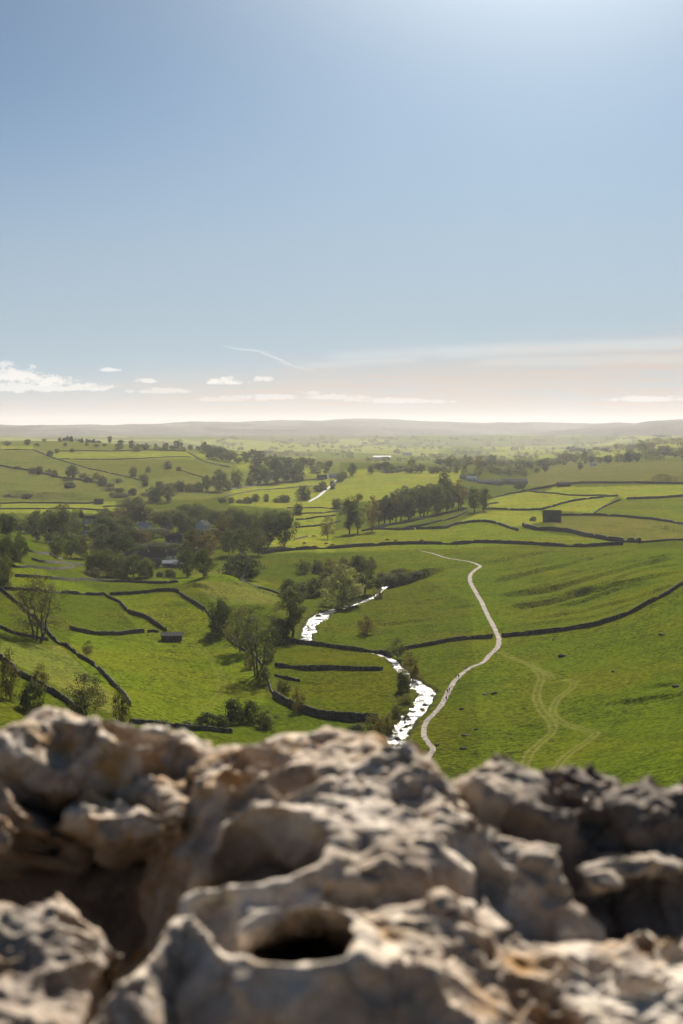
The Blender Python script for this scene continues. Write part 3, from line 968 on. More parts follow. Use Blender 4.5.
for kk, (ya, wh) in enumerate([(0, 'in the ridge wood\'s upper row'), (5, 'in the ridge wood\'s lower row')]):
    it = [(f'distant_{rt.choice([0,0,2,1])}', 208 + i * 7.4 + rt.uniform(-2, 2), 454.5 + ya + i * .9 + rt.uniform(-1, 1) - (i < 2) * 1, rt.uniform(7, 11), rt.uniform(8, 12)) for i in range(17)]
    row(wh, 'hazy tree', 'wood running down the ridge', it)
row('around the roadside farm', 'dark tree', 'trees around the roadside farm', [('oak', 322, 490, 11, 12), ('oak', 331, 489, 9, 8), ('oak', 338, 482, 8, 9), ('oak', 344, 479, 9, 7), ('oak', 316, 492, 9, 9)])
# --- distant trees in the hazy valley
def frow(where, desc, group, y0, y1, x0, x1, n, h, w):
    it = []
    for i in range(n):
        x = x0 + (x1 - x0) * (i + .5) / n + rt.uniform(-.35, .35) * (x1 - x0) / n
        it.append((f'distant_{rt.choice([0,1,2,0,3])}', x, rt.uniform(y0, y1), h * rt.uniform(.7, 1.25), w * rt.uniform(.8, 1.25)))
    row(where, desc, group, it)
frow('behind the bright field\'s crest', 'hazy dark tree', 'trees behind the bright field', 471, 473, 366, 425, 12, 9, 9)
frow('right of the bright field\'s crest', 'small hazy tree', 'trees right of the bright field crest', 472, 474, 425, 462, 7, 7, 7)
frow('behind the long farm roofs', 'hazy roundish tree', 'trees behind the farm roofs', 473, 477, 462, 530, 9, 10, 11)
frow('in the second line behind the farm', 'hazy roundish tree', 'second hazy line behind the farm', 465, 468, 440, 560, 15, 9, 11)
frow('below the rough pasture', 'hazy dark tree', 'trees below the rough pasture', 462, 464, 560, 640, 12, 10, 10)
frow('in the wood on the right slope', 'hazy dark tree', 'wood on the right slope', 455, 459, 640, 690, 8, 11, 11)
frow('on the far right pastures', 'faint tiny tree', 'trees on the far right pastures', 448, 453, 570, 683, 13, 6, 8)
row('', 'long low plantation tree clump on the far right hilltop', None, [('distant_0', 660, 437.5, 3.5, 16)])
row('on the rough pasture', 'small thin tree', 'lone trees on the rough pasture', [('distant_2', 580, 470, 9, 7), ('distant_2', 545, 472, 9, 8), ('distant_0', 536, 473, 7, 8)])
row('in the farmyard field', 'low bush', 'bushes by the farm', [('bush', 520, 489, 7, 14), ('bush', 500, 485, 5, 10), ('bush', 533, 521, 5, 7)])

# far woods nobody could count
wv = []; wf = []; nb = 0
rsw = np.random.default_rng(77)
c_ = PROTO['distant_0'][2]
hw_v = np.zeros(len(c_.vertices) * 3, np.float32); c_.vertices.foreach_get('co', hw_v); hw_v = hw_v.reshape(-1, 3)
(_, _), (dv, df) = tree_proto(91, 12, 14, clumps=16, per=9, leaf=2.4, base=0.02, shape='dome', clump_r=.2)
for k in range(4200):
    px = rsw.uniform(-40, 723); py = 438 + 36 * rsw.uniform(0, 1) ** 1.3
    if px < 215 and py > 437: continue
    if py > 457 + 15 * (px > 440) * (px < 565) + 5 * (px > 330) or noise(px / 30, py / 2.2, 4) + .25 * noise(px / 7, py / .8, 6) < 0.10: continue
    x, y = hit(Z, px, py, 2900)
    if y > 15000: continue
    z = float(zq(x, y))
    s = rsw.uniform(.45, 1.0) * (1 + y / 12000)
    a = rsw.uniform(0, 6.28); ca_, sa_ = math.cos(a), math.sin(a)
    q = dv * s
    wv.append(np.stack([q[:, 0] * ca_ - q[:, 1] * sa_ + x, q[:, 0] * sa_ + q[:, 1] * ca_ + y, q[:, 2] + z - .5], 1)); wf.append(df + nb); nb += len(dv)
fw = link('woodland', mesh_np('woodland', np.concatenate(wv), np.concatenate(wf), [MAT['leaf_mid']]))
fw['kind'] = 'stuff'; tag(fw, 'far hazy woods and hedges scattered over the valley', 'woodland')

# ------------------------------------------------------------------ dry stone walls
m, nt, b = material('dry_stone', 0.95, 0.1)
oc = worldcoord(nt)
v1 = nt.new('ShaderNodeTexVoronoi'); v1.inputs['Scale'].default_value = 2.2; nt.lk(oc, v1.inputs['Vector'])
sx = nt.new('ShaderNodeSeparateColor'); nt.lk(v1.outputs['Color'], sx.inputs[0])
n = nt.noise(oc, 0.5, 4, .6)
c = nt.mix(sx.outputs[0], (0.05, 0.045, 0.037), (0.15, 0.137, 0.113))
c = nt.mix(nt.mapr(n, 0.5, 0.65, 0, .6), c, (0.065, 0.070, 0.040))
nt.lk(c, b.inputs['Base Color'])
nt.lk(nt.bump(v1.outputs['Distance'], 0.8, 0.3), b.inputs['Normal'])
MAT['dry_stone'] = m
m2, nt, b = material('earth_bank', 0.95, 0.1)
n = nt.noise(worldcoord(nt), 0.8, 4, .6)
nt.lk(nt.mix(nt.mapr(n, .35, .65), (0.075, 0.066, 0.04), (0.12, 0.125, 0.05)), b.inputs['Base Color'])
MAT['earth'] = m2


def wall(pts, label, hgt=1.5, wid=0.75, name='dry_stone_wall', cat='stone wall', mat='dry_stone', group=None):
    q = np.array([hit(Z, *p) for p in pts])
    ymean = q[:, 1].mean()
    step = 0.8 if ymean < 800 else (1.6 if ymean < 1500 else 4)
    wid = wid * (1 if ymean < 900 else 1.3)
    if ymean > 900 and pts[0][0] > 350: hgt *= 1.12
    l, _ = resample(q, np.zeros(len(q)), step)
    t = np.gradient(l, axis=0); t /= np.linalg.norm(t, axis=1)[:, None] + 1e-9
    nr = np.stack([-t[:, 1], t[:, 0]], 1)
    n = len(l)
    sd = int(abs(pts[0][0]) * 7 + abs(pts[0][1]) * 13) % 997
    s_ = np.arange(n) * step
    hh = hgt * (1 + 0.16 * noise(s_ / 5.0, s_ * 0 + .3, sd) + 0.35 * np.minimum(0, noise(s_ / 14.0, s_ * 0 + 5.3, sd + 3) + 0.22)) + rng.normal(0, 0.08, n)
    hh = hh * (1 - 0.55 * sstep(0.26, 0.42, noise(s_ / 11.0, s_ * 0 + 8.3, sd + 5)))
    wob = 0.12 * noise(s_ / 9.0, s_ * 0 + 2.7, sd + 9)
    l = l + nr * wob[:, None]
    zc = zq(l[:, 0], l[:, 1])
    prof = [(-.5, -0.6), (-.5, 0.0), (-.36, 0.55), (-.26, .86), (-.28, .9), (-.1, 1.0), (.1, 1.0), (.28, .9), (.26, .86), (.36, .55), (.5, 0.0), (.5, -0.6)]
    V = []
    for (o, hf) in prof:
        jit = rng.normal(0, 0.03, n) if hf > 0 else 0
        off = o * wid * (1 + 0.3 * noise(s_ / 7.0, s_ * 0 + 4.4, sd + 12)) + jit
        hz = zc + (hf * hh if hf >= 0 else hf) + (rng.normal(0, 0.04, n) if hf > .8 else 0)
        V.append(np.stack([l[:, 0] + nr[:, 0] * off, l[:, 1] + nr[:, 1] * off, hz], -1))
    V = np.stack(V, 1); K = len(prof)
    id_ = np.arange(n * K).reshape(n, K)
    f = np.stack([id_[:-1, :-1], id_[:-1, 1:], id_[1:, 1:], id_[1:, :-1]], -1).reshape(-1, 4)
    caps = []
    for e in (0, n - 1):
        for k in range(K // 2 - 1):
            caps.append((id_[e, k], id_[e, k + 1], id_[e, K - 2 - k], id_[e, K - 1 - k]))
    f = np.concatenate([f, np.array(caps)])
    # origin on the wall
    o0 = np.array([l[0, 0], l[0, 1], zc[0]])
    o = link(name, mesh_np(name, V.reshape(-1, 3) - o0, f, [MAT[mat]]))
    o.location = o0
    o['kind'] = 'thing'
    return tag(o, label, cat, group)


WALLS = [
 ([(399,652),(418,647.5),(437,644),(454,641),(475,639),(493,637.6)], 'stone wall from the stream up to the footpath, left of its gap', 1.6, .9),
 ([(502,636.6),(520,635.5),(545,633),(570,630),(600,624),(625,616),(650,603),(668,594),(690,582),(720,567)], 'long dark wall curving up the right hillside from the footpath', 1.7, .95),
 ([(268,640),(285,642),(300,643.6),(338,648.5),(377,653.5),(392,656.5)], 'stone wall crossing below the bright bend of the stream', 1.6, .8),
 ([(275,666.5),(300,669),(340,669.5),(383,670)], 'straight wall between the two small stream fields', 1.5, .8),
 ([(275,676),(287,679),(300,681.5)], 'short tumbled wall below the bare many-stemmed tree', .9, .8),
 ([(274,697),(285,704),(300,711),(320,717),(350,720),(378,721)], 'thick wall along the bottom of the stream fields', 2.3, 1.2),
 ([(120,603),(129,612),(144,617),(157,625),(166,631)], 'wall running down the left meadow to the field barn', 1.5, .8),
 ([(70,629),(80,632),(105,635),(130,633.5),(144,632.5)], 'level wall along the top of the left meadow', 1.6, .9),
 ([(148,632.5),(153,632),(158,632.5)], 'short broken wall just left of the field barn', 1.1, .9),
 ([(0,589.5),(30,591),(60,593.5),(104,595)], 'wall behind the big bare tree at the left edge', 1.5, .8),
 ([(110,595),(140,593.5),(173,591),(186,598.5),(196,604),(204.5,610)], 'wall that bends downhill right of the left meadow', 1.5, .8),
 ([(105,595.5),(112,599.5),(119,602.5)], 'short wall joining the bend above the left meadow', 1.4, .8),
 ([(15,576.5),(57,579.5),(100,581.5),(130,582.3),(153,583.5),(178,582.5)], 'long level wall in front of the village trees', 1.4, .8),
 ([(13,567),(25,567.5),(59,569.5),(74,567.5)], 'low wall across the bright field at far left', 1.2, .8),
 ([(32,560),(50,563),(72,565),(84,565.5)], 'wall sloping to the flat thorn tree at the village edge', 1.3, .8),
 ([(26,551),(42,554),(62,559)], 'short wall dropping from the grassy crest at left', 1.2, .8),
 ([(0,590),(11,599),(25,611),(36,620),(46,631),(57,643),(67,647),(80,657.6),(91,664),(103,674),(114,686),(124,696),(130,706)], 'long diagonal wall down the left slope under the big bare tree', 1.5, .9),
 ([(-8,652),(0,658.6),(11,667),(25,678.6),(36,684),(48,692),(63,700.5),(72,707),(82,716)], 'lowest diagonal wall at left, just above the rock', 1.7, 1.1),
 ([(-5,627),(0,628),(11,633),(27,637),(48,641)], 'wall from the left edge to the foot of the big bare tree', 1.2, .8),
 ([(206,611),(222,633),(240,648),(258,660),(266,676),(273,695)], 'tumbled boundary wall along the bank of the leaning trees', .9, .8),
 ([(130,723),(160,726),(200,730),(232,733)], 'dark wall along the bottom edge of the left meadow', 1.3, .9),
 ([(240,580.5),(262,589),(285,596)], 'wall on the bank below the broad dark oak', 1.2, .8),
 ([(262,554),(287,551),(335,548.5),(368,546.3),(406,544.3),(460,544.3),(478,543),(516,544),(545,545.5),(572,547),(623,545)], 'very long dark wall crossing the whole valley below the belt', 2.4, 1.2),
 ([(416,529.5),(444,528.6),(455,525),(478,522),(497,524),(508,528),(518,531)], 'wall arching over the field right of the tree belt', 2.0, 1.2),
 ([(523,526.5),(535,530),(554,531),(572,533),(600,539),(620,542),(640,543)], 'thick wall slanting down below the large barn', 3.0, 1.8),
 ([(640,543),(660,541.5),(690,540)], 'thin wall at right continuing the crest of the hillside', 1.2, .9),
 ([(362,531.5),(378,529.5),(397,530),(414,529.8)], 'wall end at the foot of the belt', 1.6, 1),
 ([(374,528.5),(390,525.5),(406,523),(436,516),(460,510.5),(467,509)], 'upper slanting wall in front of the belt', 1.5, .9),
 ([(397,529),(410,527.5),(425,525),(452,518.5),(467,512)], 'lower slanting wall in front of the belt', 1.5, .9),
 ([(482,509.5),(497,509.5),(516,510.5),(539,510),(548,508),(554,506.5),(570,502),(591,498.8),(618,496.2)], 'wall from the pair of trees to the bright upper field', 1.8, 1.1),
 ([(527.5,491.5),(547,493.3),(581,496),(616,496.2)], 'wall along the lower side of the top bright field', 1.5, 1),
 ([(522,492),(535,490),(546,488),(556,486),(570,484.5),(600,483.5),(648,483.5),(690,484.5)], 'wall along the top of the bright right fields', 2.6, 1.4),
 ([(627,499.5),(640,499),(652,498.5),(690,496.3)], 'dark wall ending in the bright field at right', 2.2, 1.3),
 ([(594,513.5),(600,509.5),(606,506),(614,502.5),(620,500.5)], 'short slanting wall above the large barn', 1.4, 1),
 ([(562,516),(591,515.5),(610,516.3),(633,518),(658,520.5),(690,525)], 'wall running right from the large barn to the picture edge', 2.0, 1.2),
 ([(489,499),(507,494.5),(522,492.3)], 'short wall right of the pair of tall trees', 1.6, 1.1),
 ([(484,505.5),(492,504),(499,503.2)], 'stub of wall beside the pair of tall trees', 1.5, 1.2),
 ([(296,520),(314,518),(335,515.5)], 'middle wall of the small fields left of the belt', 1.5, 1),
 ([(296.6,528),(321,525.5),(340,521)], 'lowest wall of the small fields left of the belt', 1.5, 1),
 ([(287,508.3),(318,508),(335,509),(345,507)], 'top wall of the small fields left of the belt', 1.3, 1),
 ([(292,513.8),(318,513.5),(345,510.5)], 'second wall of the small fields left of the belt', 1.3, 1),
 ([(294,540),(307.5,536.5)], 'short wall stub left of the slim lone tree', 1.0, .9),
 ([(225,497),(250,491.8),(272,489.5),(302,487),(319,486)], 'wall across the field left of the pale road', 1.3, 1),
 ([(0,503.8),(50,503.5),(101,503)], 'upper level wall of the strip field behind the village', 1.8, 1.2),
 ([(0,509.3),(50,509),(76,509),(103,510.5)], 'lower level wall of the strip field behind the village', 1.5, 1),
 ([(103,507),(115,506.5),(140,506.5)], 'short wall at the right end of the strip field', 1.4, 1),
 ([(34,450.5),(54,458.3),(76,465),(94,470),(115,474.5),(140,480.5)], 'long wall slanting down the left hill', 1.6, 1.1),
 ([(0,450),(20,450),(34,450.3)], 'wall along the left hilltop field', 1.5, 1.1),
 ([(59,459),(115,459.7),(149,458.2),(191,457.3)], 'wall below the bright strip on the left hill', 1.4, 1.1),
 ([(55,451.3),(115,451.3),(157,450.5),(186,451.3)], 'wall above the bright strip on the left hill', 1.8, 1.2),
 ([(187,452.3),(202.5,461),(215,464.5),(230,467.3)], 'wall curving down the right flank of the left hill', 1.7, 1.2),
 ([(199,452.5),(216,457),(230,461.3)], 'short upper wall on the right flank of the left hill', 1.4, 1.1),
 ([(179,469.8),(191,474),(204,477.7)], 'short slanting wall below the lone trees on the left hill', 1.4, 1.1),
]
for w in WALLS:
    wall(*w)
hedge = wall([(0,466),(25,470),(47,474.5),(62,478),(81,480.5),(101,484)], 'dark hedge bank crossing the middle of the left hill', 2.2, 2.5, 'hedge', 'hedge', 'earth')
bank_ = wall([(225,491),(264,484.5),(289,481.5),(317.5,479.5)], 'pale stony bank running up to the roadside farm', 1.6, 3, 'earth_bank', 'bank', 'earth')

# ------------------------------------------------------------------ buildings
class MB:
    def __init__(s):
        s.v = []; s.f = []

    def box(s, x0, x1, y0, y1, z0, z1):
        b = len(s.v)
        s.v += [(x, y, z) for z in (z0, z1) for (x, y) in ((x0, y0), (x1, y0), (x1, y1), (x0, y1))]
        s.f += [tuple(b + i for i in q) for q in ((3, 2, 1, 0), (4, 5, 6, 7), (0, 1, 5, 4), (1, 2, 6, 5), (2, 3, 7, 6), (3, 0, 4, 7))]
        return s

    def build(s, name, mat, parent=None):
        me = bpy.data.meshes.new(name); me.from_pydata(s.v, [], s.f); me.materials.append(MAT[mat]); me.update()
        return link(name, me, parent)


def house(px, py, w, d, h, rise, wallm, roofm, label, rot=0.0, windows=3, chim=True, name='house', cat='house', group=None, ymin=190, storeys=1):
    x, y, z = at(px, py, ymin)
    r = empty(name, (x, y, z - 0.1), rot)
    tag(r, label, cat, group)
    hw, hd = w / 2, d / 2
    b = MB()
    b.v = [(-hw, -hd, -1.5), (hw, -hd, -1.5), (hw, hd, -1.5), (-hw, hd, -1.5), (-hw, -hd, h), (hw, -hd, h), (hw, hd, h), (-hw, hd, h), (-hw, 0, h + rise), (hw, 0, h + rise)]
    b.f = [(0, 1, 5, 4), (2, 3, 7, 6), (1, 2, 6, 9, 5), (3, 0, 4, 8, 7), (0, 3, 2, 1)]
    b.build('wall', wallm, r)
    e = 0.35; t = 0.22; k = rise / hd
    rf = MB()
    rf.v = [(-hw - e, -hd - e, h - k * e + .05), (hw + e, -hd - e, h - k * e + .05), (hw + e, 0, h + rise + .05), (-hw - e, 0, h + rise + .05), (hw + e, hd + e, h - k * e + .05), (-hw - e, hd + e, h - k * e + .05)]
    rf.v += [(a, b_, c + t) for a, b_, c in rf.v]
    rf.f = [(6, 7, 8, 9), (9, 8, 10, 11), (0, 1, 7, 6), (4, 5, 11, 10), (1, 2, 8, 7), (2, 4, 10, 8), (3, 0, 6, 9), (5, 3, 9, 11), (3, 2, 1, 0), (5, 4, 2, 3)]
    ro = rf.build('roof', roofm, r)
    if chim:
        for sx_ in ((-1, 1) if w > 9 else (1,)):
            cx = sx_ * (hw - .7)
            MB().box(cx - .4, cx + .4, -.45, .45, h + rise - .5, h + rise + 1.1).build('chimney', 'stone_house', ro)
    dx = -hw * .15
    MB().box(dx - .55, dx + .55, -hd - .06, -hd + .1, -.3, 2.0).build('door', 'door', r)
    for s in range(storeys):
        for i in range(windows):
            wx_ = -hw + w * (i + .5) / windows
            if s == 0 and abs(wx_ - dx) < 1.2: continue
            z0 = .9 + 2.5 * s
            if z0 + 1.2 > h: continue
            wi = MB().box(wx_ - .5, wx_ + .5, -hd - .04, -hd + .1, z0, z0 + 1.15).build('window', 'glass', r)
            MB().box(wx_ - .62, wx_ + .62, -hd - .12, -hd - .03, z0 - .16, z0 - .01).build('sill', 'stone_house', wi)
    return r


def barn(px, py, w, d, h, rise, label, rot=0.0, wallm='dry_stone', roofm='roof', **kw):
    return house(px, py, w, d, h, rise, wallm, roofm, label, rot, windows=1, chim=False, name='barn', cat='barn', **kw)


barn(172, 640.5, 8.2, 5.5, 2.3, 1.0, 'small dark stone field barn at the corner of the left meadow', 0.05)
barn(552, 521.5, 15, 10, 5.6, 4.2, 'large dark stone barn standing alone where walls meet at right', -0.25)
barn(563.5, 486.5, 15, 9, 3.5, 2.2, 'small dark barn on the skyline at the top wall', 0.1)
barn(99, 504, 10, 7, 4, 2, 'tiny dark barn on the wall behind the village', 0.0)
barn(489, 484.5, 34, 14, 4.0, 3.2, 'lower long grey farm shed at the left of the farm', 0.05, 'stone_house')
barn(514, 484.5, 40, 16, 5.0, 4.0, 'higher long grey farm shed at the right of the farm', 0.05, 'stone_house')
house(472, 481, 15, 9, 4.5, 2.6, 'render_white', 'roof_pale', 'white farmhouse with pale roof left of the long sheds', -.3, 3)
barn(464, 479, 12, 8, 3.5, 2.2, 'grey outbuilding beside the white farmhouse', .2, 'stone_house')
house(89, 524, 13, 9, 5, 3, 'render_white', 'roof', 'white house with slate roof beside the narrow conifer', .25, 3, storeys=2)
house(84, 534, 9, 7, 4, 2.4, 'render_white', 'roof', 'small pale house half hidden below the narrow conifer', .3, 2)
house(52, 545, 7, 6, 3.6, 2, 'render_white', 'roof', 'pale cottage peeping out below the tall block of trees', .2, 2)
house(145, 531, 10, 8, 4.6, 2.6, 'render_white', 'roof_pale', 'white cottage in the middle of the village wood', -.4, 2)
house(167, 530, 9, 8, 4.6, 2.6, 'stone_house', 'roof', 'grey cottage right of the white one in the wood', -.2, 2)
house(203, 532, 9, 9, 6, 4, 'render_white', 'roof', 'house with steep white gable at right in the wood', 1.1, 2, storeys=2)
house(174, 546, 12, 8, 5, 3, 'stone_house', 'roof', 'stone house above the red-roofed houses', .1, 3, storeys=2)
house(135, 562, 19, 8, 4.2, 2.6, 'stone_house', 'roof_brown', 'long low red-brown roofed house at the front of the village', .04, 4)
house(157, 563.5, 13, 8, 4.6, 2.8, 'stone_house', 'roof_brown', 'red-brown roofed house in the middle of the front group', -.05, 3)
house(168, 563, 9, 7, 5.2, 3, 'render_white', 'roof_brown', 'gabled white-walled house behind the front group', .5, 2, storeys=2)
barn(170, 567, 9, 6, 2.6, 1.6, 'low shed with pale roof before the houses', .0, 'stone_house', 'roof_pale')
barn(179, 567.5, 6, 5, 2.4, 1.5, 'tiny pale-roofed shed right of the front houses', .1, 'stone_house', 'roof_pale')
barn(154, 568, 7, 5, 2.4, 1.5, 'tiny dark shed left of the front houses', -.1, 'stone_house', 'roof')
house(322, 479.5, 15, 9, 4.5, 2.8, 'stone_house', 'roof', 'grey roadside farmhouse at the head of the pale road', .2, 3)
house(333, 478, 12, 8, 4, 2.4, 'render_white', 'roof_pale', 'pale-roofed roadside house beside the grey farmhouse', -.3, 2)
house(385.5, 472.5, 12, 9, 5, 3, 'render_white', 'roof', 'tiny white house among trees at the bright field crest', .4, 2)
barn(382, 459.5, 52, 18, 7, 4, 'long pale distant shed in the hazy valley', .02, 'render_white', 'roof_pale', ymin=3000)
house(593, 466, 11, 8, 4.5, 2.6, 'render_white', 'roof_pale', 'tiny white cottage above the rough pasture', .3, 2)
house(407, 455, 40, 18, 7, 4, 'stone_house', 'roof', 'faint grey distant building in the hazy valley', .1, 2, ymin=3000)

# ------------------------------------------------------------------ boulders
def rock_lump(seed, s):
    bm = bmesh.new()
    bmesh.ops.create_icosphere(bm, subdivisions=3, radius=1)
    rs = random.Random(seed)
    o1 = rs.uniform(0, 50)
    for v in bm.verts:
        c = v.co
        n = float(noise(c.x * 1.3 + o1, c.y * 1.3 + c.z * .9, seed)) * .5 + float(noise(c.x * 3 + o1, c.z * 3 + c.y, seed + 1)) * .2
        c *= 1 + n
        c.x *= s[0]; c.y *= s[1]; c.z *= s[2]
    me = bpy.data.meshes.new('boulder'); bm.to_mesh(me); bm.free()
    return me


MAT['boulder'] = plain('boulder_stone', (0.12, 0.11, 0.095), 0.95, 0.35, 1.2)
for k, (px, py, s, lab) in enumerate([
        (562, 657, (1.4, .9, .85), 'largest dark boulder on the right hillside below the long wall'),
        (554, 640, (.8, .6, .35), 'flat stone just below the long hillside wall'),
        (676, 687, (1.0, .8, .6), 'dark boulder at the right edge of the hillside'),
        (613, 672, (.5, .45, .4), 'tiny round stone alone in the open hillside'),
        (662, 635, (1.2, .7, .45), 'low dark boulder on the upper right hillside'),
        (494, 694, (1.0, .7, .5), 'dark stone right of the walkers on the hillside'),
        (461, 709.5, (.7, .5, .4), 'small stone right of the path below the walkers'),
        (476, 729.5, (.55, .45, .35), 'small stone between the path and the rutted tracks'),
        (465, 735.5, (1.2, .7, .35), 'flat dark slab of stone near the lowest bend of the path'),
        (463, 749, (.9, .6, .4), 'lowest stone beside the path just above the rock'),
        (437, 745, (.6, .5, .35), 'stone at the outer edge of the lowest path bend'),
        (485, 694.5, (.9, .6, .25), 'low flat stone beside the dark stone on the hillside')]):
    x, y, z = at(px, py)
    me = rock_lump(100 + k, s); me.materials.append(MAT['boulder'])
    o = link('boulder', me); o.location = (x, y, z + s[2] * .25)
    tag(o, lab, 'boulder', 'boulders on the hillside')
for k, (px, py, s, lab) in enumerate([
        (318, 618, 1.2, 'dark boulder splitting the white water at the upper bend'), (417, 687, .7, 'small boulder at the head of the wide pool'),
        (412, 678, .8, 'boulder in the narrow water under the bare shrub'), (432, 698, .6, 'boulder on the right edge of the wide pool'),
        (409, 722, .6, 'boulder near the left edge of the lower water'), (397, 741, .7, 'boulder in the lowest white water'),
        (425, 707, .7, 'boulder at the right edge below the wide pool'), (401, 733, .5, 'small boulder in the lower white water'),
        (349, 606, .8, 'boulder below the willow at the water edge'), (413, 712, .5, 'small boulder in mid-stream below the pool')]):
    x, y = hit(Z, px, py)
    i_ = np.argmin(np.hypot(sline[:, 0] - x, sline[:, 1] - y))
    me = rock_lump(200 + k, (s * 1.2, s, s * .8)); me.materials.append(MAT['boulder'])
    o = link('boulder', me); o.location = (x, y, szs[i_] - .6)
    tag(o, lab, 'boulder', 'boulders in the stream')

# ------------------------------------------------------------------ walkers and cattle
def skin_mesh(name, joints, edges, radii, levels=1):
    me = bpy.data.meshes.new(name); me.from_pydata(joints, edges, []); me.update()
    o = bpy.data.objects.new(name, me); COL.objects.link(o)
    md = o.modifiers.new('skin', 'SKIN'); md.use_smooth_shade = True
    for v, r in zip(me.skin_vertices[0].data, radii):
        v.radius = (r, r) if not isinstance(r, tuple) else r
    me.skin_vertices[0].data[0].use_root = True
    s = o.modifiers.new('sub', 'SUBSURF'); s.levels = levels; s.render_levels = levels
    dg = bpy.context.evaluated_depsgraph_get()
    out = bpy.data.meshes.new_from_object(o.evaluated_get(dg))
    bpy.data.objects.remove(o); out.name = name
    return out


for nm, c in (('skin_tone', (.45, .27, .2)), ('dark_coat', (.03, .03, .04)), ('red_coat', (.22, .04, .03)), ('blue_coat', (.05, .08, .16)), ('pale_coat', (.45, .42, .38)), ('dark_trousers', (.035, .035, .04)), ('tan_trousers', (.16, .12, .08)), ('dark_hair', (.03, .022, .018)), ('hide_dark', (.025, .02, .018)), ('hide_brown', (.09, .045, .025))):
    MAT[nm] = plain(nm, c, .85, .15, 4)


def person(px, py, label, coat, trousers, heading, stride=.32, h=1.75):
    s = stride
    J = [(0, 0, .95), (0, .02, 1.15), (0, .03, 1.38), (0, .03, 1.50), (0, .05, 1.60), (0, .06, 1.72),
         (.10, 0, .90), (.11, s * .55, .50), (.11, s * .8, .07), (.11, s * .8 + .17, .035),
         (-.10, 0, .90), (-.11, -s * .3, .50), (-.11, -s * 1.0, .10), (-.11, -s * 1.0 + .15, .04),
         (.19, .02, 1.40), (.24, -.10, 1.15), (.24, .02, .93), (.24, .06, .83),
         (-.19, .02, 1.40), (-.24, .08, 1.15), (-.24, .26, .97), (-.24, .31, .89)]
    E = [(0, 1), (1, 2), (2, 3), (3, 4), (4, 5), (0, 6), (6, 7), (7, 8), (8, 9), (0, 10), (10, 11), (11, 12), (12, 13), (2, 14), (14, 15), (15, 16), (16, 17), (2, 18), (18, 19), (19, 20), (20, 21)]
    rad = [.15, .14, .16, .065, .095, .09, .10, .07, .05, .04, .10, .07, .05, .04, .075, .055, .045, .035, .075, .055, .045, .035]
    me = skin_mesh('person', J, E, rad)
    for n_ in (coat, trousers, 'skin_tone', 'dark_hair'):
        me.materials.append(MAT[n_])
    for p in me.polygons:
        z = p.center.z; y = p.center.y
        p.material_index = 1 if z < .93 and abs(p.center.x) < .19 else (0 if z < 1.49 else (3 if z > 1.68 or y < .03 else 2))
        if z < .9 and abs(p.center.x) >= .19: p.material_index = 2
    x, y, z = at(px, py)
    o = link('person', me); o.location = (x, y, z + .1); o.rotation_euler = (0, 0, heading); o.scale = (h / 1.8,) * 3
    return tag(o, label, 'person', 'walkers on the footpath')


person(447.4, 694, 'walker in dark coat on the left of the pair on the path', 'dark_coat', 'dark_trousers', 2.9)
person(449.3, 692.5, 'walker in blue coat on the right of the pair on the path', 'blue_coat', 'dark_trousers', 2.7)
person(446.2, 701.5, 'walker in dark coat walking closest to the rock on the path', 'dark_coat', 'tan_trousers', -.3)
person(456.0, 679, 'walker in red coat stepping up the path above the pair', 'red_coat', 'dark_trousers', -.5)
person(458.6, 679.5, 'walker in dark coat beside the walker in red', 'dark_coat', 'dark_trousers', -.5)
person(466.2, 670, 'walker in pale coat farthest along the path before the wall', 'pale_coat', 'dark_trousers', -.9)


def cow_mesh():
    J = [(0, 0, 1.05), (.6, 0, 1.05), (1.0, 0, 1.15), (1.35, 0, .85), (1.55, 0, .45), (1.72, 0, .22), (-.6, 0, 1.1), (-.85, 0, 1.1), (-.95, 0, .6),
         (.62, .22, .75), (.6, .24, .4), (.62, .24, .03), (.62, -.22, .75), (.66, -.24, .4), (.62, -.24, .03),
         (-.66, .22, .8), (-.72, .24, .42), (-.66, .24, .03), (-.66, -.22, .8), (-.76, -.24, .42), (-.7, -.24, .03)]
    E = [(0, 1), (1, 2), (2, 3), (3, 4), (4, 5), (0, 6), (6, 7), (7, 8), (1, 9), (9, 10), (10, 11), (1, 12), (12, 13), (13, 14), (6, 15), (15, 16), (16, 17), (6, 18), (18, 19), (19, 20)]
    rad = [.38, .34, .26, .17, .15, .09, .33, .16, .035, .15, .09, .07, .15, .09, .07, .17, .09, .07, .17, .09, .07]
    return skin_mesh('cow', J, E, rad)


cw = cow_mesh(); cw.materials.append(MAT['hide_dark'])
cw2 = cow_mesh(); cw2.materials.append(MAT['hide_brown'])
for k, (px, py, lab) in enumerate([
        (304, 544.5, 'black cow grazing under the dark clump, farthest left'), (314, 537.5, 'black cow grazing behind the others near the slim lone tree'),
        (326, 545, 'black cow grazing just below the slim lone tree'), (332.5, 546, 'black cow right of the cow below the slim tree'),
        (387, 541, 'brown cow grazing first in the field under the belt'), (396, 541.8, 'brown cow grazing second in the field under the belt'),
        (421, 541.8, 'brown cow grazing alone at right in the field under the belt')]):
    x, y, z = at(px, py)
    o = link('cow', cw if k < 4 else cw2); o.location = (x, y, z); o.rotation_euler = (0, 0, rt.uniform(-.5, .5) + (PI if k % 2 else 0)); o.scale = (1.25,) * 3
    tag(o, lab, 'cow', 'cattle grazing in the valley fields')
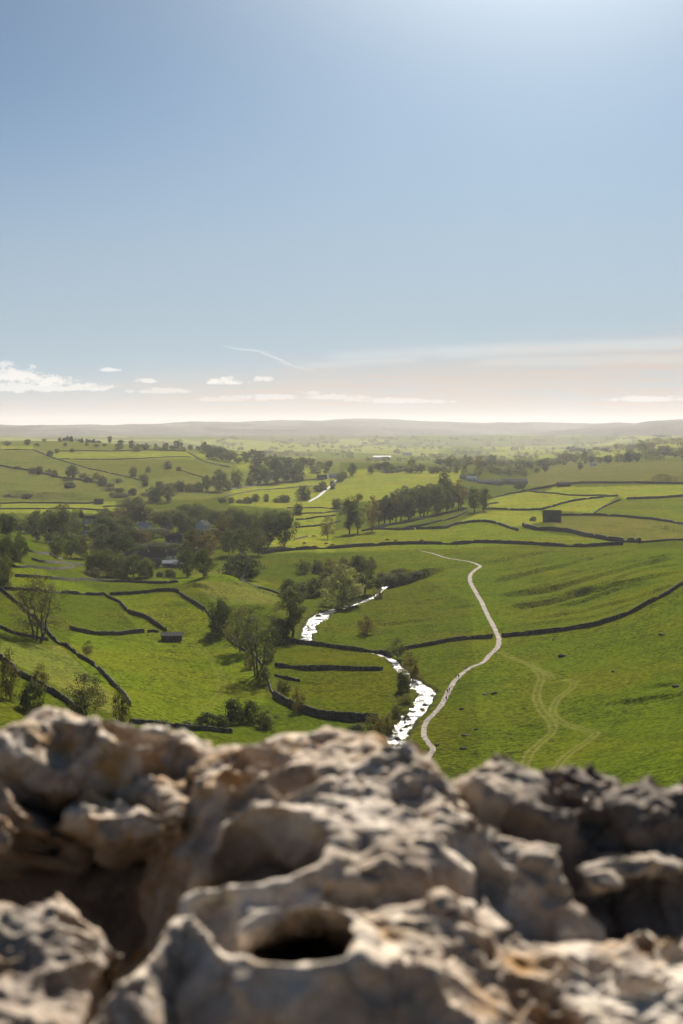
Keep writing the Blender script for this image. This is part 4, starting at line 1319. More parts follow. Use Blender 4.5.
# ------------------------------------------------------------------ the limestone at the cliff edge
m, nt, b = material('weathered_limestone', 0.9, 0.25)
pos = worldcoord(nt)
nA = nt.noise(pos, 5.0, 6, 0.62, 0.6); nB = nt.noise(pos, 11.0, 6, 0.65, 0.3); nC = nt.noise(pos, 45.0, 5, 0.7); nD = nt.noise(pos, 3.2, 4, 0.6, 0.5); nE = nt.noise(pos, 24.0, 4, 0.65, 0.8)
nF = nt.noise(pos, 30.0, 5, 0.7, 0.5)
c = nt.mix(nt.mapr(nA, 0.38, 0.62), (0.58, 0.465, 0.35), (0.82, 0.735, 0.62))
c = nt.mix(nt.mapr(nD, 0.46, 0.66, 0, 0.75), c, (0.42, 0.305, 0.21))
c = nt.mix(nt.mapr(nB, 0.55, 0.66, 0, 0.6), c, (0.18, 0.135, 0.105))
c = nt.mix(nt.mapr(nE, 0.55, 0.66, 0, 0.75), c, (0.80, 0.73, 0.63))
c = nt.mix(nt.mapr(nF, 0.57, 0.66, 0, 0.5), c, (0.17, 0.14, 0.12))
lich = nt.math('MULTIPLY', nt.mapr(nD, 0.40, 0.50, 1, 0), nt.mapr(nE, 0.50, 0.58))
c = nt.mix(nt.math('MULTIPLY', lich, 0.7), c, (0.44, 0.24, 0.07))
c = nt.mix(nt.mapr(nC, 0.42, 0.64, 0, 0.6), c, nt.mix(1.0, c, (0.52, 0.49, 0.46), 'MULTIPLY'))
at_ = nt.new('ShaderNodeAttribute', attribute_name='ochre')
c = nt.mix(nt.math('MULTIPLY', at_.outputs['Fac'], nt.mapr(nB, 0.32, 0.58)), c, (0.46, 0.25, 0.06))
st_ = nt.new('ShaderNodeAttribute', attribute_name='stain_shade')
c = nt.mix(nt.math('MULTIPLY', st_.outputs['Fac'], nt.mapr(nA, 0.30, 0.55, 0.35, 1.0)), c, nt.mix(nt.mapr(nE, .4, .6), (0.13, 0.10, 0.08), (0.24, 0.19, 0.15)))  # dark brown: staining of blocks, plus shade painted into pits, front face, cleft
nt.lk(c, b.inputs['Base Color'])
hb = nt.math('ADD', nt.math('MULTIPLY', nB, 0.5), nt.math('ADD', nt.math('MULTIPLY', nE, 0.28), nt.math('MULTIPLY', nC, 0.22)))
nt.lk(nt.bump(hb, 1.0, 0.014), b.inputs['Normal'])
MAT['limestone'] = m

PZ = -0.40
TILT, TY = 0.13, 0.95          # the rock rises away from the viewer
LEAN = 0.4
RO = (0.0, 1.3, CAMH + PZ)


def pl(U, V):
    a, s = ray(U, V)
    Y = (PZ - TILT * TY) / (s - TILT)
    return a * Y, Y


OCHRE = [(385, 758, 22, 10), (120, 775, 26, 9), (60, 752, 26, 6), (380, 935, 22, 9), (130, 830, 22, 9), (150, 905, 10, 18), (560, 770, 14, 8), (515, 925, 26, 10), (10, 930, 16, 9)]


def rock(name, label, poly, top, Rr, ops=None, step=0.0028, seed=1, amp=1.0, kedge=1.0, slope=2.6, drop=0.26, group='limestone rocks at the cliff edge', dome=0.0, cat='rock', stain_shade=0.0, under=0.0, ud=0.035):
    pp = np.array([pl(*q) for q in poly])
    mg = drop / slope + 0.02
    xs = np.arange(pp[:, 0].min() - mg, pp[:, 0].max() + mg, step); ys = np.arange(pp[:, 1].min() - mg, pp[:, 1].max() + mg, step)
    x, y = np.meshgrid(xs, ys)
    # warp so that no outline is a straight cut
    wxx = x + 0.018 * noise(x * 9, y * 9, seed + 3) + 0.007 * noise(x * 30, y * 30, seed + 4); wyy = y + 0.018 * noise(x * 9 + 7, y * 9, seed + 5) + 0.007 * noise(x * 30, y * 30, seed + 6)
    d, _ = polydist(wxx, wyy, pp, True)
    d = np.where(inpoly(wxx, wyy, [tuple(q) for q in pp]), d, -d)
    t = np.clip(d / Rr, 0, 1)
    h = np.full(x.shape, float(top)) - kedge * Rr * (1 - np.sqrt(np.clip(1 - (1 - t) ** 2, 0, 1)))
    if dome:
        h += dome * sstep(0, Rr * 3, d)
    h = np.where(d < 0, h + slope * d, h)
    U, V = proj(wxx, wyy, CAMH + PZ + TILT * (wyy - TY))
    # solution hollows: bowls with sharp crests between them, at three sizes
    s1 = 11.0
    wq = 0.25
    f1, c1 = worley(x * s1 + wq * noise(x * 14, y * 14, seed), y * s1 * 0.8 + wq * noise(x * 14, y * 14, seed + 1), seed + 11)
    f2, c2 = worley(x * 27 + .4 * noise(x * 25, y * 25, seed), y * 24 + .4 * noise(x * 25, y * 25, seed + 2), seed + 17)
    f3, c3 = worley(x * 70 + .3 * noise(x * 60, y * 60, seed), y * 66, seed + 23)
    f4, c4 = worley(x * 13 + .5 * noise(x * 18, y * 18, seed + 7), y * 13 + .5 * noise(x * 18 + 5, y * 18, seed + 8), seed + 29)
    rel = 0.022 * (np.minimum(f1, .9) ** 2 - .25) + 0.015 * (np.minimum(f2, .9) ** 2 - .25) * (0.3 + 1.4 * c1) + 0.0055 * (f3 ** 2 - .25) * (0.2 + 1.4 * c2)
    rel -= np.where(c4 > .60, (0.012 + .03 * (c4 - .6)) * (1 - sstep(.16, .36, f4)), 0)
    rel += 0.016 * fbm(x * 6, y * 6, seed + 31, 4) + 0.006 * (0.5 - 2 * np.abs(noise(x * 17, y * 12, seed + 41))) + 0.0042 * (0.5 - 2 * np.abs(noise(x * 44, y * 40, seed + 43))) + 0.0012 * fbm(x * 90, y * 90, seed + 35, 2)
    fz = noise(x * 8 + .5 * noise(x * 21, y * 21, seed + 70), y * 10 + .5 * noise(x * 21 + 9, y * 21, seed + 71), seed + 72)
    fz2 = noise(x * 20 + .4 * noise(x * 50, y * 50, seed + 73), y * 24, seed + 74)
    rel -= 0.013 * np.exp(-(fz / .035) ** 2) * sstep(-.2, .25, noise(x * 4, y * 4, seed + 75)) + 0.006 * np.exp(-(fz2 / .06) ** 2) * sstep(-.1, .3, noise(x * 7, y * 7, seed + 76))
    rel += 0.004 * np.abs(noise(x * 38, y * 38, seed + 77)) + 0.0022 * noise(x * 120, y * 120, seed + 78)
    calm = np.ones_like(h)
    ext = []
    if ops:
        h, calm, *ext = ops(h, calm, x, y, U, V)
    h = h + rel * amp * calm
    # along steep sides the relief pushes outwards, not up
    gy_, gx_ = np.gradient(h, step)
    st = np.clip(np.hypot(gx_, gy_) / 2.0, 0, 1)
    q3 = fbm(x * 14, h * 14 + y * 5, seed + 61, 3) * 0.022 + (worley(x * 22 + h * 9, h * 22, seed + 63)[0] ** 2 - .25) * 0.034
    # hollows eat back under their far lips, crests lean out
    lean = LEAN * (h - np.where(d < 0, top + slope * d * .6, top)) * np.clip(1 + d / .05, 0, 1)
    lean = lean - under * np.clip(top - ud - h, 0, None)
    if ext:
        lean = lean + ext[0]
    nl = np.sqrt(gx_ ** 2 + gy_ ** 2 + 1)
    X = x - gx_ / nl * q3 * st; Y = y - gy_ / nl * q3 * st - lean
    keep = d > -drop / slope
    n1, n2 = x.shape
    idx = np.arange(n1 * n2).reshape(n1, n2)
    q = np.stack([idx[:-1, :-1], idx[:-1, 1:], idx[1:, 1:], idx[1:, :-1]], -1)
    kf = keep[:-1, :-1] & keep[:-1, 1:] & keep[1:, 1:] & keep[1:, :-1]
    q = q[kf]
    used, inv = np.unique(q, return_inverse=True)
    v = np.stack([X - RO[0], Y - RO[1], h + TILT * (y - TY)], -1).reshape(-1, 3)[used]
    me = mesh_np(name, v, inv.reshape(-1, 4), [MAT['limestone']], True)
    och = np.zeros_like(h)
    for (u0, v0, ru, rv) in OCHRE:
        och = np.maximum(och, np.exp(-((U - u0) / ru) ** 2 - ((V - v0) / rv) ** 2))
    a = me.attributes.new('ochre', 'FLOAT', 'POINT'); a.data.foreach_set('value', och.ravel()[used].astype(np.float32))
    a = me.attributes.new('stain_shade', 'FLOAT', 'POINT'); a.data.foreach_set('value', (np.full(len(used), stain_shade) if len(ext) < 2 else np.maximum(stain_shade, ext[1]).ravel()[used]).astype(np.float32))
    o = link(name, me); o.location = RO
    return tag(o, label, cat, group)


def bowl(h, x, y, U, V, u0, v0, ru, rv, depth, rim=0.008, seed=0, sh=0.6, rag=0.12):
    cx, cy = pl(u0, v0)
    rx = abs(pl(u0 + ru, v0)[0] - cx); ry = abs(pl(u0, v0 - rv)[1] - pl(u0, v0 + rv)[1]) / 2
    r = np.hypot((x - cx) / rx, (y - cy) / ry)
    r = r * (1 + 0.15 * noise(x * 16, y * 16, seed + 5) + rag * noise(x * 45, y * 45, seed + 6))
    h = h - depth * (1 - sstep(sh, 1.05, r))
    return h + rim * np.exp(-((r - 1.12) / 0.16) ** 2), r


def line_d(x, y, pts):
    return polydist(x, y, [pl(*p) for p in pts])


def main_ops(h, calm, x, y, U, V):
    # front edge: the rock turns down towards the viewer
    FR = [(60, 1050), (95, 1000), (135, 960), (182, 915), (203, 928), (222, 958), (240, 984), (300, 990), (345, 984), (385, 962), (412, 964), (440, 984), (475, 1010), (505, 1042), (530, 1100)]
    d, _ = line_d(x, y, FR)
    below = V > np.interp(U + 14 * noise(x * 12, y * 12, 6), [p[0] for p in FR], [p[1] for p in FR])
    below &= U < 560
    h = h + 0.007 * np.exp(-(d / 0.012) ** 2)
    hd = np.where(below, d, 0)
    h = h - np.where(below, 1.15 * np.maximum(hd - 0.004, 0), 0)
    calm = np.where(below, 0.55, calm)
    # upper dome behind the hollows
    cx, cy = pl(345, 800)
    bx_, by_ = pl(415, 775)
    h += 0.022 * np.exp(-((x - bx_) / 0.05) ** 2 - ((y - by_) / 0.12) ** 2)
    qx_, qy_ = pl(290, 745)
    h -= 0.010 * np.exp(-((x - qx_) / 0.05) ** 2 - ((y - qy_) / 0.10) ** 2)
    h += 0.022 * np.exp(-((x - cx) / 0.16) ** 2 - ((y - cy) / 0.22) ** 2)
    # shelf of the lower right
    h -= 0.035 * sstep(430, 520, U) * sstep(800, 900, V)
    # dark overhanging crease under the dome
    d2, _ = line_d(x, y, [(350, 900), (390, 897), (430, 893), (462, 880), (475, 858)])
    h -= 0.03 * np.exp(-(d2 / 0.014) ** 2)
    d3, _ = line_d(x, y, [(480, 855), (520, 880), (560, 892), (600, 890)])
    h -= 0.02 * np.exp(-(d3 / 0.014) ** 2)
    # two big solution pits
    h, r1 = bowl(h, x, y, U, V, 254, 864, 74, 31, 0.042, 0.009, 3, 0.74)
    h, r2 = bowl(h, x, y, U, V, 303, 951, 60, 29, 0.15, 0.010, 9, 0.74, 0.02)
    drop_ = 0.15 * (1 - sstep(.74, 1.05, r2))
    deep = -2.2 * np.clip(drop_ - .012, 0, None) * sstep(0.0, .5, (pl(303, 950)[1] - y) / -.05 + .5)
    deep = deep - 0.03 * (1 - sstep(.6, 1.0, r1))
    calm = calm * (0.35 + 0.65 * sstep(1.0, 1.9, np.minimum(r1, r2))) * (0.1 + 0.9 * sstep(.95, 1.25, r2))
    # channel left of the second pit
    d4, _ = line_d(x, y, [(208, 905), (222, 930), (243, 958)])
    h -= 0.020 * np.exp(-(d4 / 0.012) ** 2)
    # a crack and small holes
    for (u0, v0, ru, rv, dp) in [(430, 760, 14, 8, .02), (330, 752, 24, 9, .035), (262, 770, 26, 9, .03), (398, 770, 26, 12, .035), (300, 800, 30, 12, .03), (238, 795, 22, 10, .03), (480, 935, 20, 9, .03), (530, 950, 26, 9, .03), (590, 930, 22, 9, .03), (640, 950, 26, 11, .04), (560, 985, 34, 12, .04), (455, 905, 14, 8, .025), (650, 905, 14, 8, .03), (620, 1000, 26, 10, .035), (510, 1005, 22, 10, .03)]:
        h, _r = bowl(h, x, y, U, V, u0, v0, ru, rv, dp * .8, .006, int(u0), 0.2)
    stn_shade = 0.9 * np.maximum(1 - sstep(.8, 1.08, r1), 1 - sstep(.8, 1.08, r2))  # brown soil staining, deepened with painted shade inside both pits
    stn_shade = np.maximum(stn_shade, .6 * below * sstep(.01, .06, hd))  # shade painted into the colour of the face turned from the sun
    return h, calm, deep, stn_shade


def left_ops(h, calm, x, y, U, V):
    # two crests with hollow faces turned to the viewer
    A = [(-20, 772), (20, 757), (48, 742), (70, 738), (95, 748), (128, 778)]
    d, _ = line_d(x, y, A)
    below = (V > np.interp(U, [p[0] for p in A], [p[1] for p in A])) & (U < 132)
    h += 0.012 * np.exp(-(d / 0.03) ** 2)
    h -= np.where(below, np.minimum(0.45 * d, 0.02), 0)
    h, _ = bowl(h, x, y, U, V, 135, 755, 30, 9, 0.06, 0.006, 4, 0.3)
    h, _ = bowl(h, x, y, U, V, 45, 728, 12, 4, 0.03, 0.004, 5, 0.3)
    h, _ = bowl(h, x, y, U, V, 165, 742, 16, 5, 0.03, 0.004, 6, 0.3)
    return h, calm


def mid_ops(h, calm, x, y, U, V):
    h, _ = bowl(h, x, y, U, V, 112, 764, 18, 8, 0.04, 0.006, 14, 0.3)
    h, _ = bowl(h, x, y, U, V, 150, 764, 14, 7, 0.03, 0.006, 15, 0.3)
    d, _ = line_d(x, y, [(88, 766), (125, 780), (160, 786)])
    h -= 0.03 * np.exp(-(d / 0.012) ** 2)
    return h, calm


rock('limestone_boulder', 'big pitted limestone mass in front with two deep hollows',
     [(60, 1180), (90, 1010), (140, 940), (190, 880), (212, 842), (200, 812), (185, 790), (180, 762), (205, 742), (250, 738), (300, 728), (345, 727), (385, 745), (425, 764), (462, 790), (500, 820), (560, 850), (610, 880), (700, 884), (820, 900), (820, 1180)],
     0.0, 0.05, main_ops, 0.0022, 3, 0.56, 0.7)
rock('limestone_boulder', 'pale limestone mass along the back left edge with a shadowed hollow',
     [(-90, 745), (-40, 733), (0, 724), (25, 715), (50, 711), (80, 716), (105, 722), (150, 729), (200, 736), (215, 748), (200, 762), (150, 768), (100, 774), (40, 776), (-90, 788)], 0.014, 0.05, left_ops, 0.003, 21, 0.68, 0.6, under=2.0)
rock('limestone_boulder', 'ochre-stained limestone lump left of the big pitted mass',
     [(66, 796), (78, 770), (102, 758), (135, 750), (170, 748), (190, 762), (205, 784), (190, 803), (140, 810), (98, 812)], -0.016, 0.032, mid_ops, 0.003, 33, 1.0, 0.8, 2.6, .16, under=2.6, ud=.016)
rock('limestone_boulder', 'dark rounded limestone at the left edge above the black cleft',
     [(-90, 780), (-30, 770), (10, 768), (36, 780), (48, 802), (20, 816), (-90, 830)], -0.02, 0.035, None, 0.003, 45, 1.0, 0.8, 2.6, .16, stain_shade=.4, under=2.6, ud=.016)
rock('limestone_boulder', 'low jagged limestone in the bottom left corner',
     [(-110, 890), (-40, 868), (8, 876), (40, 854), (66, 850), (92, 868), (106, 902), (92, 960), (92, 1030), (60, 1100), (-110, 1150)], -0.02, 0.05, None, 0.003, 57, 1.0, 0.8, stain_shade=.6)
rock('limestone_boulder', 'peaked limestone block with brown face on the right skyline',
     [(500, 800), (518, 776), (548, 757), (575, 762), (600, 770), (634, 778), (644, 808), (585, 822), (530, 818)], 0.006, 0.035, None, 0.0028, 69, 0.9, 1.0, 2.0, .30, stain_shade=.9)
rock('limestone_boulder', 'low grey limestone block between the pitted mass and the peaked block',
     [(430, 785), (450, 770), (485, 761), (515, 764), (540, 776), (535, 800), (490, 815), (440, 808)], 0.008, 0.035, None, 0.0028, 73, 0.9, 1.0, 2.2, .3, stain_shade=.45)
rock('limestone_boulder', 'limestone block at the right edge with deep shadow under it',
     [(596, 808), (612, 784), (636, 763), (660, 769), (690, 776), (800, 770), (830, 810), (700, 820), (650, 826)], 0.004, 0.035, None, 0.003, 81, 0.95, 1.0, 2.4, .32, stain_shade=.9)
rock('limestone_boulder', 'small rounded stone below the peaked block',
     [(520, 845), (535, 828), (552, 832), (560, 850), (545, 862), (527, 860)], -0.02, 0.03, None, 0.0025, 93, 0.6, 1.0, 2.4, .14, stain_shade=.5, under=2.2, ud=.02)
rock('limestone_boulder', 'rounded stone beside the deep shadow at the right edge',
     [(592, 845), (600, 830), (640, 826), (700, 836), (700, 850), (640, 852), (605, 862)], -0.010, 0.025, None, 0.0025, 97, 0.8, 1.0, 2.4, .14, stain_shade=.3, under=2.4, ud=.014)
rock('limestone_boulder', 'long ridge of limestone running down right below the dome',
     [(455, 815), (490, 812), (530, 826), (565, 845), (580, 862), (545, 866), (500, 852), (470, 840)], -0.005, 0.04, None, 0.0025, 103, 0.8, 1.0, 2.4, .2, stain_shade=.5)

# bedrock under the loose blocks, and the cliff below the edge
m2, nt, b = material('shaded_bedrock', 0.95, 0.1)
n = nt.noise(worldcoord(nt), 9.0, 5, .65)
nt.lk(nt.mix(nt.mapr(n, .35, .65), (0.03, 0.025, 0.02), (0.10, 0.085, 0.07)), b.inputs['Base Color'])
MAT['bedrock'] = m2
xs = np.concatenate([np.arange(-7, -2.2, .06), np.arange(-2.2, 2.2, 0.012), np.arange(2.2, 7, .06)]); ys = np.concatenate([np.arange(-6, 0.2, .1), np.arange(0.2, 1.58, .012)])
bx, by = np.meshgrid(xs, ys)
side_ = sstep(.50, .75, np.abs(bx + .0 * by))          # beyond the blocks the bedrock itself comes up to the surface
w1, wc = worley(bx * 8 + .3 * noise(bx * 11, by * 11, 211), by * 8 + .3 * noise(bx * 11, by * 11, 212), 213)
w2, wc2 = worley(bx * 2.3 + .3 * noise(bx * 4, by * 4, 214), by * 2.6, 215)
relb = 0.16 * (np.minimum(w2, .9) ** 2 - .3) + 0.05 * (np.minimum(w1, .9) ** 2 - .25) + 0.03 * fbm(bx * 7, by * 7, 216, 4) + 0.012 * fbm(bx * 30, by * 30, 217, 2) - 0.10 * np.exp(-(noise(bx * 1.7, by * 1.1, 218) / .05) ** 2)
deep_ = - 0.55 * sstep(.5, .7, by) * (1 - .8 * sstep(1.26, 1.44, by))
bz = CAMH + PZ + TILT * (np.minimum(by, 1.6) - TY) + (deep_ + 0.05 * fbm(bx * 5, by * 5, 201, 4)) * (1 - side_) + (relb - .03) * side_ - 1.0 * sstep(0.5, -0.4, by)
bst_shade = np.clip(1 - side_, 0, 1)  # shade painted into the bedrock colour within the cleft
prof_y = np.array([1.62, 1.75, 1.95, 2.15, 3.2, 3.6, 5.0, 6.0, 9.0, 14.0, 20.0, 30.0]); prof_z = np.array([-.2, -.9, -2, -6, -9, -20, -26, -45, -58, -70, -80, -86.0])
ex = np.repeat(xs[None], len(prof_y), 0); ey = prof_y[:, None] + 0.25 * fbm(ex * 3, prof_z[:, None] + ex * 0, 205, 3) * np.clip(-prof_z[:, None] / 3, 0.1, 2); ez = CAMH + PZ + prof_z[:, None] + ex * 0
bst_shade = np.concatenate([bst_shade, ex * 0 + .4]); bx = np.concatenate([bx, ex]); by = np.concatenate([by, ey]); bz = np.concatenate([bz, ez])
n1, n2 = bx.shape
id_ = np.arange(n1 * n2).reshape(n1, n2)
cl = link('cliff', mesh_np('cliff', np.stack([bx, by, bz], -1).reshape(-1, 3), np.stack([id_[:-1, :-1], id_[:-1, 1:], id_[1:, 1:], id_[1:, :-1]], -1).reshape(-1, 4), [MAT['limestone']], True))
a_ = cl.data.attributes.new('stain_shade', 'FLOAT', 'POINT'); a_.data.foreach_set('value', np.clip(bst_shade * 1.6, 0, 1.6).ravel().astype(np.float32))
cl['kind'] = 'structure'

# the clifftop pasture and pavement rising behind the viewer
px_ = np.linspace(-110, 110, 90); py_ = np.concatenate([np.linspace(-120, -10, 50), np.linspace(-9.5, -0.4, 30)])
tx, ty = np.meshgrid(px_, py_)
tz = CAMH - 1.55 - 0.16 * np.minimum(ty + 1.0, 0) + 0.3 * fbm(tx / 6, ty / 6, 301, 4)
n1, n2 = tx.shape; id_ = np.arange(n1 * n2).reshape(n1, n2)
m3, nt, b = material('clifftop_pavement', 0.95, 0.1)
n = nt.noise(worldcoord(nt), 0.6, 5, .65)
nt.lk(nt.mix(nt.mapr(n, .42, .58), (0.10, 0.085, 0.06), (0.05, 0.06, 0.018)), b.inputs['Base Color'])
ct = link('clifftop', mesh_np('clifftop', np.stack([tx, ty, tz], -1).reshape(-1, 3), np.stack([id_[:-1, :-1], id_[:-1, 1:], id_[1:, 1:], id_[1:, :-1]], -1).reshape(-1, 4), [m3], True))
ct['kind'] = 'structure'

# ------------------------------------------------------------------ air
if HAZE > 0:
    bpyme = bpy.data.meshes.new('haze')
    zt = 360.0 if 'Z' not in globals() else max(float(Z.max()) + 25.0, 130.0); zb = -60.0 if 'Z' not in globals() else float(Z.min()) - 1.0
    xx = 17500; y0, y1 = -130, 17560
    vv = [(x, y, z) for z in (zb, zt) for (x, y) in ((-xx, y0), (xx, y0), (xx, y1), (-xx, y1))]
    bpyme.from_pydata(vv, [], [(3, 2, 1, 0), (4, 5, 6, 7), (0, 1, 5, 4), (1, 2, 6, 5), (2, 3, 7, 6), (3, 0, 4, 7)])
    hz = link('haze', bpyme); hz['kind'] = 'stuff'
    hm = bpy.data.materials.new('haze'); hm.use_nodes = True
    hm.node_tree.nodes.clear()
    pv = hm.node_tree.nodes.new('ShaderNodeVolumePrincipled'); ou = hm.node_tree.nodes.new('ShaderNodeOutputMaterial')
    pv.inputs['Color'].default_value = (0.94, 0.95, 0.97, 1); pv.inputs['Density'].default_value = HAZE; pv.inputs['Anisotropy'].default_value = 0.35
    hm.node_tree.links.new(pv.outputs[0], ou.inputs['Volume'])
    bpyme.materials.append(hm)

# ------------------------------------------------------------------ sky, sun, camera
SUN_EL, SUN_AZ = 31.0, 8.5
wd = bpy.data.worlds.new('World'); SC.world = wd; wd.use_nodes = True
nt = NT(wd.node_tree)
bg = wd.node_tree.nodes['Background']
sky = nt.new('ShaderNodeTexSky', sky_type='NISHITA')
sky.sun_disc = False; sky.sun_elevation = R(SUN_EL); sky.sun_rotation = R(SUN_AZ)
sky.altitude = 2700; sky.air_density = 0.6; sky.dust_density = SKY_DUST; sky.ozone_density = 2.2
tc = nt.new('ShaderNodeTexCoord')
sp = nt.new('ShaderNodeSeparateXYZ'); nt.lk(tc.outputs['Generated'], sp.inputs[0])
yy = nt.math('MAXIMUM', sp.outputs[1], 0.02)
A = nt.math('DIVIDE', sp.outputs[0], yy); E = nt.math('DIVIDE', sp.outputs[2], yy)
frontf = nt.mapr(sp.outputs[1], 0.05, 0.3)


def cvec(sa, se, off=0.0):
    cx = nt.new('ShaderNodeCombineXYZ')
    nt.lk(nt.math('MULTIPLY', A, sa), cx.inputs[0]); nt.lk(nt.math('MULTIPLY', E, se), cx.inputs[1]); cx.inputs[2].default_value = off
    return cx.outputs[0]


def px_A(px): return ray(px, 430)[0]
def px_E(py): return ray(341, py)[1]


# thin high veil over the horizon, its upper edge climbing to the right
nv = nt.noise(cvec(7, 75), 1.0, 5, 0.55, 0.6)
nv2 = nt.noise(cvec(16, 330, 3.0), 1.0, 5, 0.6, 0.4)
topE = nt.math('MULTIPLY_ADD', A, 0.075, 0.049)
dE = nt.math('SUBTRACT', E, nt.math('ADD', topE, nt.math('MULTIPLY', nt.math('SUBTRACT', nv, 0.5), 0.028)))
veil = nt.mapr(dE, 0.014, -0.022)
veil = nt.math('MULTIPLY', veil, nt.mapr(nv2, 0.30, 0.62, 0.45, 1.0))
veil2 = nt.math('MULTIPLY', nt.mapr(E, 0.045, 0.0), 0.97)
hazeband = nt.math('MULTIPLY', nt.math('MULTIPLY', nt.mapr(E, 0.26, 0.05), 0.85), frontf)
skyc = nt.mix(1.0, sky.outputs[0], (0.62, 0.775, 0.775), 'MULTIPLY')
skyc = nt.mix(hazeband, skyc, HAZE_BAND)
# the bright aureole that thin high cloud makes round the sun
sund = (math.sin(R(SUN_AZ)) * math.cos(R(SUN_EL)), math.cos(R(SUN_AZ)) * math.cos(R(SUN_EL)), math.sin(R(SUN_EL)))
dp = nt.new('ShaderNodeVectorMath', operation='DOT_PRODUCT'); nt.lk(tc.outputs['Generated'], dp.inputs[0]); dp.inputs[1].default_value = sund
th = nt.math('DIVIDE', nt.math('ARCCOSINE', nt.math('MINIMUM', dp.outputs['Value'], 0.99999)), R(AUREOLE_DEG))
au = nt.math('MULTIPLY', nt.math('EXPONENT', nt.math('MULTIPLY', nt.math('MULTIPLY', th, th), -1.0)), AUREOLE)
vm = nt.new('ShaderNodeVectorMath', operation='SCALE'); vm.inputs[0].default_value = (1.0, 0.94, 0.87); nt.lk(au, vm.inputs['Scale'])
va = nt.new('ShaderNodeVectorMath', operation='ADD'); nt.lk(skyc, va.inputs[0]); nt.lk(vm.outputs[0], va.inputs[1])
skyc = va.outputs[0]
veil = nt.math('MAXIMUM', nt.math('MULTIPLY', veil, 0.93), veil2)
veil = nt.math('MULTIPLY', veil, frontf)
sk = nt.mix(veil, skyc, CLOUD_VEIL)
# streaks of cirrus and small fair-weather clouds
nw = nt.noise(cvec(30, 200, 7.0), 1.0, 6, 0.62, 0.3)
nb_ = nt.noise(cvec(95, 150, 1.0), 1.0, 6, 0.62, 0.2)
cl_mask = None


def addmask(mk):
    global cl_mask
    cl_mask = mk if cl_mask is None else nt.math('MAXIMUM', cl_mask, mk)


for (x0, y0_, x1, y1_, wpx, al) in [(232, 347.5, 262, 352, 1.6, .5), (258, 351, 292, 365, 2.0, .5), (285, 364, 310, 370, 2.0, .3), (330, 357, 470, 350, 9, .22), (430, 352, 690, 343, 10, .3), (300, 366, 420, 358, 7, .2), (480, 362, 690, 358, 8, .2)]:
    a0, a1, e0, e1 = px_A(x0), px_A(x1), px_E(y0_), px_E(y1_)
    ln = nt.math('MULTIPLY_ADD', A, (e1 - e0) / (a1 - a0), e0 - a0 * (e1 - e0) / (a1 - a0))
    dd = nt.math('ABSOLUTE', nt.math('SUBTRACT', nt.math('ADD', E, nt.math('MULTIPLY', nt.math('SUBTRACT', nw, .5), 5 / F)), ln))
    q = nt.math('MULTIPLY', nt.mapr(dd, 0, wpx / F, 1, 0), nt.math('MULTIPLY', nt.mapr(A, a0 - .012, a0 + .012), nt.mapr(A, a1 - .012, a1 + .012, 1, 0)))
    addmask(nt.math('MULTIPLY', q, al))
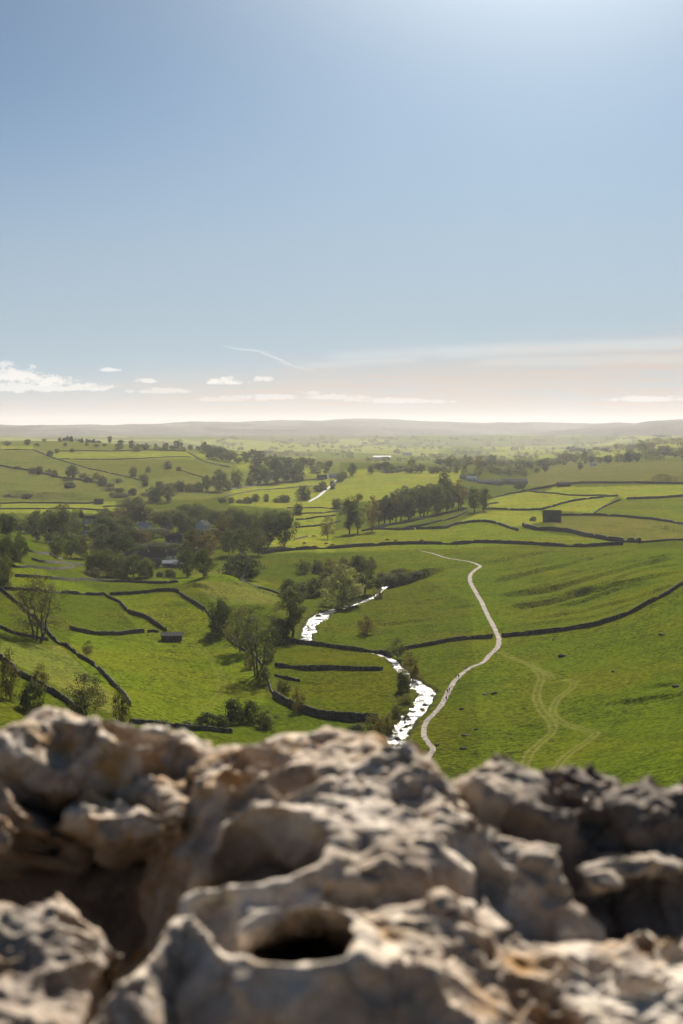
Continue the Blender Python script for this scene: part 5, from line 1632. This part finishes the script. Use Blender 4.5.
for (cx_, cy_, rx, ry, al) in [(8, 371, 38, 13, 1.0), (46, 379, 32, 9, 1.0), (85, 386, 40, 6, .8), (20, 385, 60, 9, .8), (107, 369, 13, 3.2, .85), (147, 380, 14, 3.6, .8), (228, 380, 22, 6, .95), (262, 378.5, 12, 4.5, .8),
                           (160, 390, 40, 4, .5), (270, 396, 40, 4.5, .55), (330, 396, 40, 4.5, .5), (400, 400, 45, 4, .5), (230, 398, 40, 4, .4), (650, 398, 46, 4.5, .6), (310, 392, 12, 3, .5), (440, 401, 16, 3, .4), (395, 399, 14, 3.4, .5), (352, 399, 13, 3, .45)]:
    a0, e0 = px_A(cx_), px_E(cy_ + ry * .4)
    dx = nt.math('DIVIDE', nt.math('SUBTRACT', A, a0), rx / F)
    dy0 = nt.math('DIVIDE', nt.math('SUBTRACT', E, e0), ry / F)
    dy = nt.math('MULTIPLY', dy0, nt.mapr(dy0, -.2, .2, 2.2, 1.0))
    rr = nt.math('ADD', nt.math('MULTIPLY', dx, dx), nt.math('MULTIPLY', dy, dy))
    v = nt.math('SUBTRACT', nt.math('ADD', 1.05, nt.math('MULTIPLY', nt.math('SUBTRACT', nb_, .5), 4.2)), rr)
    addmask(nt.math('MULTIPLY', nt.mapr(v, 0.0, 0.9), al))
cl_mask = nt.math('MULTIPLY', cl_mask, nt.mapr(sp.outputs[1], 0.1, 0.3))
sk = nt.mix(nt.math('MULTIPLY', cl_mask, 0.8), sk, CLOUD_WHITE)
nt.lk(sk, bg.inputs['Color'])
bg.inputs['Strength'].default_value = SKY_STRENGTH

D = Vector((math.sin(R(SUN_AZ)) * math.cos(R(SUN_EL)), math.cos(R(SUN_AZ)) * math.cos(R(SUN_EL)), math.sin(R(SUN_EL))))
sl = bpy.data.lights.new('sun', 'SUN'); sl.energy = SUN_E; sl.angle = R(0.53); sl.color = (1.0, 0.92, 0.80)
so = bpy.data.objects.new('sun', sl); COL.objects.link(so); so.rotation_euler = (-D).to_track_quat('-Z', 'Y').to_euler(); so.location = (20, 100, 150)

cd = bpy.data.cameras.new('camera'); co = bpy.data.objects.new('camera', cd); COL.objects.link(co)
cd.sensor_fit = 'VERTICAL'; cd.sensor_height = 36; cd.sensor_width = 24; cd.lens = 50
cd.clip_start = 0.05; cd.clip_end = 80000
co.location = (0, 0, CAMH); co.rotation_euler = (PI / 2 - PITCH, 0, 0)
cd.dof.use_dof = True; cd.dof.focus_distance = 420; cd.dof.aperture_fstop = 6.8
SC.camera = co
SC.render.resolution_x, SC.render.resolution_y = W, HH
SC.render.engine = 'CYCLES'
SC.cycles.use_denoising = True
SC.cycles.max_bounces = 6; SC.cycles.diffuse_bounces = 3; SC.cycles.glossy_bounces = 3; SC.cycles.volume_bounces = 0; SC.cycles.transparent_max_bounces = 8
SC.cycles.caustics_reflective = False; SC.cycles.caustics_refractive = False
SC.cycles.sample_clamp_indirect = 4
vs = SC.view_settings
vs.view_transform = 'Standard'; vs.look = 'None'; vs.exposure = EXPOSURE; vs.gamma = 1.0; vs.use_curve_mapping = False
